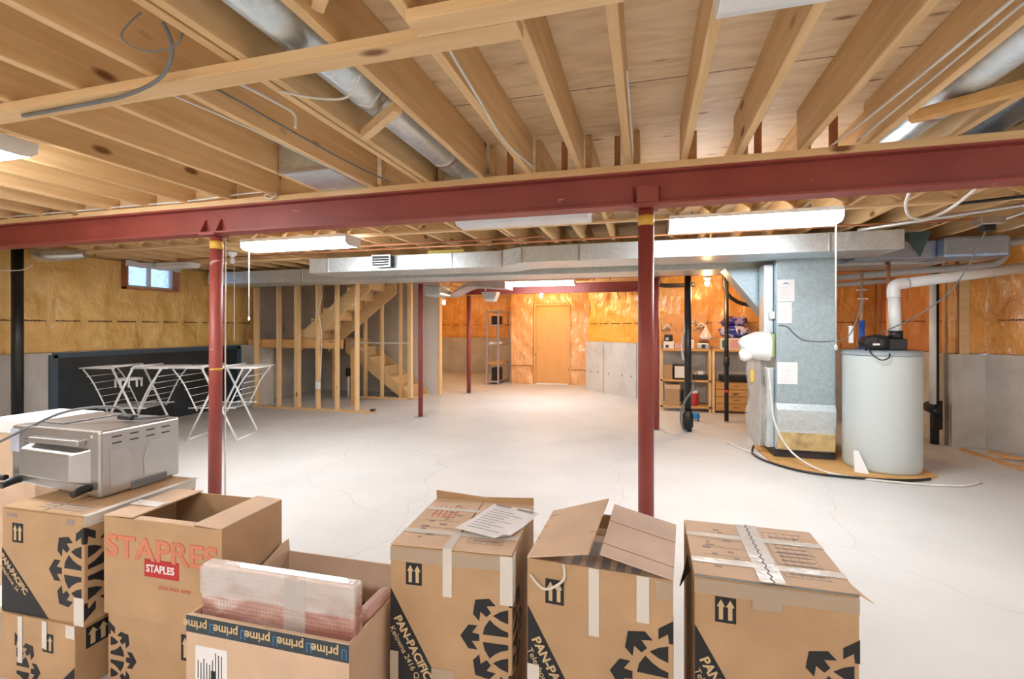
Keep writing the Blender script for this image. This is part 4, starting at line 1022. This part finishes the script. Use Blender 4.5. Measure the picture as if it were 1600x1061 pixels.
def moving_print(o, w_, d, h, lower=True, side='right', icon=True, emb=True, band=True, ez=None, sub='Telephone: 2416', ts=62, t0=150, ang=None):
    k = w_/670.0
    ez = h-435*k if ez is None else ez
    if emb:
        emblem(o, (w_, 0, ez), FX, SZ, k, True, (w_*.98, ez-.004, h-ez-.004))
        emblem(o, (w_, 0, ez), (0,1,0), SZ, k, False, (min(d*.9, 1), ez-.004, h-ez-.004))
    if icon: uparrow_icon(o, (90*k, 0, h-200*k), FX, SZ, 90*k, 118*k)
    if band:
        z0 = (h-225*k) if ang is None else h*.62; sl = 511/295 if ang is None else ang
        L2 = z0/sl
        MB().prism([(0.001, z0), (0.001, 0.002), (min(L2, w_*.95), .002)], (0,0,0), FX, SZ, .0006, off=.0004).build('printed_corner', M_INK, parent=o)
        a = math.atan2(-sl, 1); Ud = (math.cos(a), 0, math.sin(a)); Vd = (-math.sin(a), 0, math.cos(a))
        O = Vector((0,0,z0)) + Vector(Ud)*(t0*k) + Vector(Vd)*(-ts*1.0*k)
        text('PAN-PACIFIC', ts*k, 'brand_lettering', M_CREAM, o, O, Ud, Vd, bold=.0012)
        O = Vector((0,0,z0)) + Vector(Ud)*((t0+35)*k) + Vector(Vd)*(-ts*1.8*k)
        text(sub, ts*.7*k, 'small_lettering', M_CREAM, o, O, Ud, Vd)
def top_print(o, w_, d, h, seam=.5, red=True):
    # grid of faded panels on the top flaps
    m = MB(); z = h+.0075
    def r(a, b, c, e): m.box((a*w_, c*d, z), (b*w_, e*d, z+.0004))
    for i in range(6): r(.60+.055*i, .603+.055*i, .12, .88)
    for j in range(5): r(.60, .90, .12+.19*j, .123+.19*j)
    for i in range(5): r(.10, .42, .2+.14*i, .203+.14*i)
    rd = random.Random(int(w_*1000))
    for i in range(14):
        a = rd.uniform(.1,.36); c = .14+.052*i; r(a, a+rd.uniform(.03,.07), c, c+.025)
    for i in range(10): c = .16+.07*i; r(.64, .86, c, c+.018)
    m.build('top_printing', M_PRINT, parent=o)
    if red:
        m2 = MB()
        for i in range(5): m2.box(((.12+.05*i)*w_, .55*d, z), ((.135+.05*i)*w_, .8*d, z+.0005))
        m2.build('red_printing', M_PRINTR, parent=o)
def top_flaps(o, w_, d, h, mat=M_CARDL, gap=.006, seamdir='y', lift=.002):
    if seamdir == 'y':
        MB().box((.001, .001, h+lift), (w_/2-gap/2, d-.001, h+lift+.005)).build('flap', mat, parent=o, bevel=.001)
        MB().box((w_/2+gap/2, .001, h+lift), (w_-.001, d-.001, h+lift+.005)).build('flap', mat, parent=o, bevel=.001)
def strip(o, pts_box, mat=M_TAPE, name='tape'):
    for a, b in pts_box: MB().box(a, b).build(name, mat, parent=o)

# --- A : centre carton with the paper on it
RA = math.radians(4)
A = thing('moving_carton', 'brown moving carton with a sheet of paper on top, centre of the front row', 'cardboard box', (-.849, 1.493, 0), RA)
w_, d, h = .428, .455, .70
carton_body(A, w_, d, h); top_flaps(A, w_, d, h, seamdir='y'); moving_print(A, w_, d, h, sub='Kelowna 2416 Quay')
top_print(A, w_, d, h)
strip(A, [((.19,-.0025,h-.155), (.222,-.0012,h+.008)), ((.19,-.0,h+.0078), (.222,.1,h+.009))], M_TAPEW)
strip(A, [((0,-.0022,h-.05), (w_,-.0011,h-.004))], M_TAPE); strip(A, [((w_-.04,-.003,h-.16), (w_+.0015,-.002,h)), ((w_+.0011,-.002,h-.16), (w_+.002,.05,h))], M_TAPEW)
strip(A, [((.0,.1,h+.0082), (w_,.13,h+.009)), ((.0,.32,h+.0082), (w_,.35,h+.009))], M_TAPEW)
strip(A, [((0,-.003,0), (.03,-.0015,.34)), ((.15,-.003,.16), (.23,-.0015,.30))], M_TAPE)
MB().add([(0,d,h+.001),(w_,d,h+.001),(w_,d-.004,h+.035),(w_*.5,d+.002,h+.022),(0,d-.004,h+.04),(0,d+.005,h+.0),(w_,d+.005,h+.0),(w_,d+.001,h+.036),(w_*.5,d+.007,h+.023),(0,d+.001,h+.041)], [(0,1,2,3,4),(9,8,7,6,5),(0,5,6,1),(1,6,7,2),(2,7,8,3),(3,8,9,4),(4,9,5,0)]).build('rear_flap', M_CARD, parent=A)
pp = MB(); vs = []; fs = []
for i in range(7):
    for j in range(7):
        vs.append((.21*i/6, .28*j/6, .002+.004*math.sin(i*1.1)*math.sin(j*.8)+(.02 if (i==6 and j==0) else 0)+.006*abs(j-3)/3))
for i in range(6):
    for j in range(6): fs.append((i*7+j, (i+1)*7+j, (i+1)*7+j+1, i*7+j+1))
pap = thing('paper_sheet', 'creased white printed paper lying on the centre moving carton', 'paper', (-.675, 1.645, .7105), math.radians(-14))
pp.add(vs, fs, 0, True).build('sheet', M_PAPER, parent=pap)
m = MB()
for k in range(9): m.box((.03, .04+.022*k, .009), (.03+.15*random.uniform(.5,1), .043+.022*k, .0094))
m.box((.02,.255,.0125), (.09,.268,.0129)).box((.12,.255,.0125), (.19,.268,.0129))
m.build('print', M_PRINT, parent=pap)

# --- B : flaps raised
B = thing('moving_carton', 'brown moving carton with two loose raised top flaps, before the centre post', 'cardboard box', (-.372, 1.53, 0), math.radians(-3))
w_, d, h = .450, .44, .70
carton_body(B, w_, d, h, open_=True); moving_print(B, w_, d, h, ez=h-.305)
MB().box((.006,.006,h-.055), (w_-.006,d-.006,h-.05)).build('inner_flap', M_CARDL, parent=B)
m = MB()
for i in range(5): m.box((.12+.05*i,.10,h-.0498),(.15+.05*i,.3,h-.0494))
m.build('top_printing', M_PRINT, parent=B)
MB().bar((.02,.44,h-.02), (.40,.44,h-.02), .005, .05).build('inner_flap', M_PAPER, parent=B)
def flap(o, pts, t_=.005, mat=M_CARDL, creases=()):
    p = [Vector(q) for q in pts]; n_ = (p[1]-p[0]).cross(p[3]-p[0]).normalized()*t_
    f = MB().add(p+[q+n_ for q in p], [(0,3,2,1),(4,5,6,7),(0,1,5,4),(1,2,6,5),(2,3,7,6),(3,0,4,7)]).build('flap', mat, parent=o)
    if creases:
        for c_ in creases:
            a = p[0].lerp(p[3], c_)+n_*1.1; b = p[1].lerp(p[2], c_)+n_*1.1; MB().bar(a, b, .003, .001, up=n_).build('crease', M_CARDIN, parent=f)
flap(B, [(0,.0,h), (.20,-.01,h+.045), (.22,.34,h+.10), (0.0,.36,h+.02)], creases=(.35,.6,.85))
flap(B, [(.235,.0,h+.045), (w_,.0,h), (w_+.01,.37,h+.02), (.235,.37,h+.07)], creases=(.18,.62), mat=card('pale_card', (.62,.47,.38)))
strip(B, [((.20,-.003,h-.21), (.232,-.0015,h+.0)), ((.345,-.003,h-.14), (.382,-.0015,h+.0)), ((0,-.003,0), (.04,-.0015,.36))], M_TAPEW)
MB().tube([(.01,-.004,h-.05),(.06,-.012,h-.085),(.12,-.006,h-.05),(.12,-.002,h)], .0045, 6, smooth_path=5).build('loose_tape', M_TAPEW, parent=B)
strip(B, [((w_-.05,-.003,h-.06), (w_,-.0015,h-.005))], M_TAPE)
# --- C
C = thing('moving_carton', 'taped brown moving carton at the right end of the front row', 'cardboard box', (.141, 1.557, 0), math.radians(0))
w_, d, h = .433, .425, .70
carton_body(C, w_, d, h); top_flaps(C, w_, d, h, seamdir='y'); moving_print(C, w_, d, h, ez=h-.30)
top_print(C, w_, d, h, red=False)
strip(C, [((0,.08,h+.0082),(w_,.115,h+.009)), ((0,.28,h+.0082),(w_,.315,h+.009)), ((.18,-.002,h+.0083),(.25,d,h+.0092))], M_TAPEW)
strip(C, [((0,-.0024,h-.05), (w_,-.0011,h-.006)), ((.16,-.0036,h-.075), (.24,-.0025,h-.01))], M_TAPE)
m = MB(); 
for k in range(24): m.bar((w_/2+.004*(-1)**k, d*k/24, h+.0095), (w_/2-.004*(-1)**k, d*(k+1)/24, h+.0095), .004, .002)
m.build('tape_rip', M_STEELD, parent=C)
strip(C, [((.001,-.006,h+.0015),(w_-.001,.004,h+.004))], M_CABLEG, 'flap_edge')
MB().add([(w_,0,h+.005),(w_+.03,-.012,h-.008),(w_,.05,h+.005),(w_,0,h+.002),(w_+.03,-.012,h-.010),(w_,.05,h+.002)], [(0,1,2),(5,4,3),(0,3,4,1),(1,4,5,2),(2,5,3,0)]).build('torn_corner', M_CARDL, parent=C)
MB().add([(-.002,.10,h-.03),(-.03,.16,h-.12),(-.002,.20,h-.03),(-.004,.10,h-.03),(-.033,.16,h-.12),(-.004,.20,h-.03)], [(0,1,2),(5,4,3),(0,3,4,1),(1,4,5,2),(2,5,3,0)]).build('hanging_tape', M_BLACK, parent=C)
# --- U1 : upper left carton
U1 = thing('moving_carton', 'brown moving carton under the steel oven at the left edge, upper of two', 'cardboard box', (-2.585, 1.372, .272), math.radians(1.5))
w_, d, h = .452, .50, .428
carton_body(U1, w_, d, h); top_flaps(U1, w_, d, h, mat=M_CARD); 
moving_print(U1, w_, d, h, ez=h*.48, sub='Telephone: 24', ts=52, t0=30, ang=1.0)
strip(U1, [((w_-.012,0,h+.0075),(w_+.02,d,h+.0087)), ((w_+.001,0,h-.04),(w_+.0022,d,h+.008)), ((w_-.05,-.003,0),(w_+.0015,-.002,.11))], M_TAPEW)
m = MB()
for k in range(3): m.box((.16,.03+.022*k,h+.0075),(.40,.04+.022*k,h+.0079))
m.box((.03,-.001,h-.03),(.09,-.0003,h-.018)).box((.36,-.001,h-.035),(.40,-.0003,h-.012))
m.build('top_printing', M_PRINT, parent=U1)
# --- S : office store carton
S = thing('paper_carton', 'open brown office supply carton with red lettering, right of the steel oven', 'cardboard box', (-2.075, 1.417, .319), math.radians(1.6))
w_, d, h = .566, .315, .383
carton_body(S, w_, d, h, mat=M_CARD, open_=True)
kk = w_/.566
text('STAPRES', .118, 'large_lettering', M_SALMON, S, (.008,0,.232), FX, SZ, bold=.001, sx=1.21)
text('STAPRES', .118, 'lettering_outline', M_PRINTR, S, (.008,0,.232), FX, SZ, bold=.0032, sx=1.21, off=.0006)
MB().box((.205,-.0012,.17), (.37,-.0004,.238)).build('red_label', M_LABELRED, parent=S)
text('STAPLES', .040, 'label_lettering', M_PAPER, S, (.214,0,.190), FX, SZ, bold=.001, sx=.92, off=.0016)
text('that was easy', .026, 'small_lettering', M_PRINTR, S, (.272,0,.128), FX, SZ, sx=1.1)
flap(S, [(0,0,h+.001),(.15,-.0,h+.006),(.15,.315,h+.006),(0,.315,h+.001)], mat=M_CARDL)
flap(S, [(.44,0,h+.006),(w_,0,h+.001),(w_,.315,h+.001),(.44,.315,h+.006)], mat=M_CARDL)
MB().box((.15,.001,h+.0), (.44,.03,h+.004)).build('front_flap_fold', M_CARDL, parent=S)
strip(S, [((.0,.1,h+.0125),(.145,.15,h+.0135))], M_TAPEW)
# --- L1, L2 lower boxes
L1 = thing('moving_carton', 'brown moving carton in the bottom left corner, lower of two', 'cardboard box', (-2.63, 1.362, 0), math.radians(1.5))
w_, d, h = .462, .50, .272
carton_body(L1, w_, d, h)
emblem(L1, (.0+.135, 0, h-.215), FX, SZ, .00052, False, (.35, .052, .16))
uparrow_icon(L1, (.29,0,h-.125), FX, SZ, .058, .075)
uparrow_icon(L1, (w_,.04,h-.115), (0,1,0), SZ, .09, .085)
MB().prism([(.34,.0),(w_-.001,.0),(w_-.001,.11)], (0,0,0), FX, SZ, .0006, off=.0004).build('printed_corner', M_INK, parent=L1)
strip(L1, [((.155,-.003,h-.02),(.18,-.0015,h-.001)), ((.155,-.003,h-.19),(.18,-.0015,h-.02)), ((.29,-.0035,h-.11),(.315,-.002,h-.001)), ((w_-.045,-.003,h-.05),(w_+.0015,-.0015,h)), ((.03,-.003,h-.11),(.055,-.0015,h))], M_TAPEW)
L2 = thing('moving_carton', 'brown moving carton underneath the red lettered office carton', 'cardboard box', (-2.105, 1.452, 0), math.radians(1.5))
w_, d, h = .545, .42, .318
carton_body(L2, w_, d, h)
emblem(L2, (.005, 0, h-.20), FX, SZ, .00052, False, (.3, .11, .15))
uparrow_icon(L2, (.37,0,h-.155), FX, SZ, .07, .10)
# --- M : open carton with dark band
M = thing('open_carton', 'open shipping carton with a dark printed band, holding the wrapped panel', 'cardboard box', (-1.493, 1.29, 0), math.radians(.8))
w_, d, h = .617, .48, .48
carton_body(M, w_, d, h, mat=M_CARDL, open_=True)
bf = MB().box((-.004,-.010,h-.235),(w_+.002,-.004,h+.002)).build('front_flap', M_CARDL, parent=M)
MB().box((-.004,-.0112,h-.055),(w_+.002,-.0102,h+.0)).build('dark_band', M_NAVY, parent=bf)
for k in range(5):
    text('prime', .042, 'band_lettering', M_CREAM, bf, (.085+.125*k, -.0112, h-.014), (-1,0,0), (0,0,-1), bold=.0008)
    m = MB().box((.094+.125*k,-.0122,h-.045),(.098+.125*k,-.0113,h-.015)).box((.108+.125*k,-.0122,h-.045),(.112+.125*k,-.0113,h-.015)).box((.094+.125*k,-.0122,h-.018),(.112+.125*k,-.0113,h-.014)).build('band_mark', M_LBLUE, parent=bf)
lb = MB().box((.035,-.0112,h-.215),(.165,-.0102,h-.095)).build('address_label', M_PAPER, parent=bf)
m = MB()
rd = random.Random(4)
for k in range(9): m.box((.045+.012*k,-.012,h-.205),(.048+.012*k,-.0113,h-.205+rd.uniform(.05,.10)))
m.box((.10,-.012,h-.2),(.12,-.0113,h-.17))
m.build('label_print', M_INK, parent=lb)
MB().prism([(0,0),(.02,0),(.012,.02)], (.47,-.0103,h-.235), FX, SZ, .001).build('yellow_print', M_YEL, parent=bf)
flap(M, [(-.0,.30,h),(-.0,d,h),(-.005,d+.0,h+.05),(-.005,.44,h+.045)], mat=M_CARDL)
MB().box((.02,.10,h-.17),(w_-.02,d-.02,h-.16)).build('black_inner_sheet', M_BLACK, parent=M)  # flat black sheet across the inside, below the rim
bb = MB().box((0,0,0),(.60,.05,.62)); 
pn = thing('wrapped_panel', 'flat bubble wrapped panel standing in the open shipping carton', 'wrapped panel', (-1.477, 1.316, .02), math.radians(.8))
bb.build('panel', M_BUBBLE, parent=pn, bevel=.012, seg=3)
strip(pn, [((.34,-.002,.02),(.42,-.0008,.615))], M_FILM)
strip(pn, [((0,-.0025,.52),(.60,-.001,.612))], M_FILM)
tag(MB().box((-.945,1.42,.322),(-.89,1.60,.50)).build('foam_block', plain('pale_pink_foam', (.70,.45,.42), .6), bevel=.02), 'small pinkish wrapped block at the right inside the open carton', 'packing block')
# --- boxes behind the oven
bk = thing('small_carton', 'tan carton at the left edge behind the steel oven', 'cardboard box', (-3.6, 1.85, 0), 0)
MB().box((0,0,0),(.38,.35,.93)).build('body', M_CARDL, parent=bk, bevel=.004)
MB().box((-.002,-.002,.86),(.382,.352,.935)).build('lid', M_PAPER, parent=bk, bevel=.004)

# ================================================================ TOASTER OVEN
TO = thing('toaster_oven', 'stainless steel toaster oven seen from behind, lying on the left cartons', 'toaster oven', (-2.82, 1.53, .712), math.radians(.0))
W_, D_, H_ = .555, .37, .29
MB().add([(0,0,.03),(W_,0,.0),(W_,D_,.0),(0,D_,.03),(0,0,H_),(W_,0,H_),(W_,D_,H_),(0,D_,H_)], [(0,3,2,1),(4,5,6,7),(0,1,5,4),(1,2,6,5),(2,3,7,6),(3,0,4,7)]).build('casing', M_STEEL, parent=TO, bevel=.012, seg=3)
hp_ = MB().add([(.13,0,.07),(.50,0,.055),(.50,0,.21),(.13,0,.22),(.14,-.05,.085),(.45,-.05,.075),(.45,-.05,.195),(.14,-.05,.20)], [(4,5,6,7),(0,1,5,4),(1,2,6,5),(2,3,7,6),(3,0,4,7)])
hp_.build('rear_cover', M_STEEL, parent=TO, bevel=.006)
MB().box((.16,-.03,.225),(.47,0,.25)).build('rear_ledge', M_STEEL, parent=TO, bevel=.004)
m = MB()
for k in range(10): m.box((.085,-.0015,.075+.017*k),(.115,.0005,.081+.017*k))
m.build('vent_slots', M_CABLEG, parent=TO)
m = MB()
for j in range(2):
    for k in range(4): MB().box((W_-.0005,.05+.075*k,.225+.028*j),(W_+.0012,.09+.075*k,.231+.028*j)).build('side_slot', M_STEELD, parent=TO)
MB().box((W_-.001,.13,.0),(W_+.006,.30,.035)).build('side_foot', M_CABLEG, parent=TO, bevel=.003)
MB().prism([(.04,.01),(.13,.01),(.13,.17),(.10,.20),(.04,.19)], (W_,0,0), (0,1,0), (0,0,1), .0015).build('side_panel', M_STEEL, parent=TO)
MB().prism([(.19,.05),(.34,.03),(.355,.12),(.31,.20),(.21,.20),(.185,.13)], (W_,0,0), (0,1,0), (0,0,1), .003).build('side_panel', M_STEEL, parent=TO, bevel=.001)
MB().box((-.0,-.002,.17),(.055,.0,.275)).build('rating_label', plain('label_pale_blue', (.55,.60,.75), .4), parent=TO)
for xx in (.06, .50):
    MB().tube([(xx,0,.045),(xx,-.03,.045),(xx,-.07,.035)], [.016,.018,.015], 14, smooth_path=3).build('rear_spacer', M_BLACK, parent=TO)
m = MB()
for p in ((.09,.27),(.51,.265)): MB().cyl((p[0],.0,p[1]),(p[0],-.004,p[1]), .005, 10).build('screw', M_PVC, parent=TO)
MB().tube([(-2.98,1.40,.83),(-2.72,1.53,.99),(-2.6,1.62,1.06),(-2.45,1.72,1.07),(-2.36,1.72,1.025),(-2.30,1.75,1.018),(-2.28,1.85,1.012)], .006, 8, smooth_path=8).build('power_cord', M_CABLEG, parent=TO, world=True)
MB().box((-2.42,1.705,1.0135),(-2.33,1.745,1.035)).build('cord_plug', M_BLACK, bevel=.008, parent=TO, world=True)
MB().tube([(-2.98,1.47,.74),(-2.90,1.47,.765),(-2.78,1.49,.775)], [.02,.018,.012], 12, smooth_path=4).build('oven_handle', M_BLACK, parent=TO, world=True)
tray = MB().box((-2.76,1.60,1.003),(-2.60,1.86,1.012)); tag(tray.build('thin_tray', M_STEEL, bevel=.003), 'thin pale metal tray lying on top of the toaster oven', 'tray')

# ================================================================ LOOSE LUMBER AND CABLES
for (a, b, lab) in (((3.60,6.93,.012),(3.70,6.05,.012),'long thin wood strip on the floor at the right edge, nearest the tank'), ((3.82,6.85,.012),(4.35,6.15,.012),'long wood strip on the floor under the right diagonal wall'), ((3.75,6.55,.032),(4.3,6.50,.032),'short crosswise wood strip on top of the others at right'), ((3.75,6.25,.032),(4.4,6.22,.032),'nearest crosswise wood strip on the floor pile at right')):
    tag(MB().bar(a, b, .06, .02).build('wood_strip', M_PINE), lab, 'wood strip')
def cable(label, pts, r=.005, mat=M_CABLE, name='electrical_cable'):
    return tag(MB().tube(pts, r, 8, smooth_path=8).build(name, mat), label, 'cable')
cable('white cable with a small loop lying along the left half of the nearest beam', [(-6.4,2.93,2.44),(-5.0,2.93,2.43),(-4.0,2.93,2.43),(-3.4,2.92,2.425),(-2.9,2.925,2.445),(-2.63,2.92,2.44),(-2.58,2.915,2.41),(-2.63,2.91,2.385),(-2.68,2.915,2.41),(-2.63,2.92,2.435)], .007)
cable('white cable slanting down beside a joist at upper centre', [(-.66,1.55,2.42),(-.67,1.9,2.40),(-.70,2.4,2.41),(-.66,2.9,2.43)], .006)
cable('grey cable sagging along a joist left of the round duct', [(-1.75,1.5,2.46),(-1.72,2.0,2.44),(-1.70,2.5,2.43),(-1.66,2.92,2.43)], .005, M_CABLEG)
cable('short white cable with a bent end below the long board', [(-1.6,1.52,2.44),(-1.55,1.75,2.43),(-1.54,1.85,2.42),(-1.54,1.86,2.36)], .007)
cable('thin white cable running along the joist above the duct box', [(-1.98,1.5,2.45),(-1.86,1.9,2.42),(-1.83,2.4,2.41),(-1.80,2.9,2.42)], .005)
cable('white cable crossing the round duct behind the long board', [(-1.42,1.62,2.40),(-1.30,1.68,2.385),(-1.18,1.72,2.39),(-1.05,1.62,2.41)], .005)
cable('pair of pale cables running diagonally at upper right', [(1.05,1.2,2.40),(1.02,2.0,2.41),(1.0,2.6,2.43),(.95,2.95,2.42)], .006)
cable('white cable running down beside the centre joist to the beam', [(-.07,1.9,2.43),(-.07,2.9,2.43)], .005)
cable('second pale cable beside the diagonal pair at upper right', [(1.08,1.0,2.40),(1.07,2.0,2.41),(1.06,2.9,2.42)], .005)
cable('bundle of dark cables over the long board at upper left', [(-2.6,1.45,2.366),(-2.2,1.44,2.364),(-1.95,1.42,2.362),(-1.72,1.37,2.375),(-1.62,1.33,2.44),(-1.60,1.28,2.5)], .007, M_CABLEG)
cable('dark looped cable hanging from the joists at upper left', [(-1.62,1.22,2.5),(-1.68,1.2,2.42),(-1.62,1.24,2.38),(-1.52,1.27,2.41),(-1.50,1.27,2.5)], .003, M_CABLEG)
cable('white cable looping under the beam at right above the front duct', [(1.62,3.2,2.42),(1.60,3.6,2.30),(1.66,3.75,2.19),(1.78,3.8,2.17),(1.88,3.7,2.22),(1.93,3.35,2.36)], .009)
cable('grey conduit running under the joists at far right', [(1.9,5.2,2.36),(2.6,4.7,2.38),(3.3,4.2,2.39),(4.4,3.9,2.39)], .018, M_STEEL, 'conduit')
cable('black cable bundle under the joists at far right', [(2.2,4.3,2.36),(2.9,4.1,2.37),(3.8,3.9,2.38)], .012, M_BLACK)
cable('pale cable sagging from the ceiling outlet to the right', [(2.86,4.85,2.25),(3.1,4.4,2.36),(3.4,3.9,2.39)], .007)
cable('pale wire crossing the black stack at the left edge', [(-7.2,3.6,2.1),(-7.05,3.9,2.12),(-7.0,4.0,2.2)], .006)
cp2 = tag(MB().cyl((-3.19,3.06,2.15),(-3.19,3.06,.0), .006, 8).build('post_cable', M_CABLE), 'thin white line running down behind the left near post', 'cable')
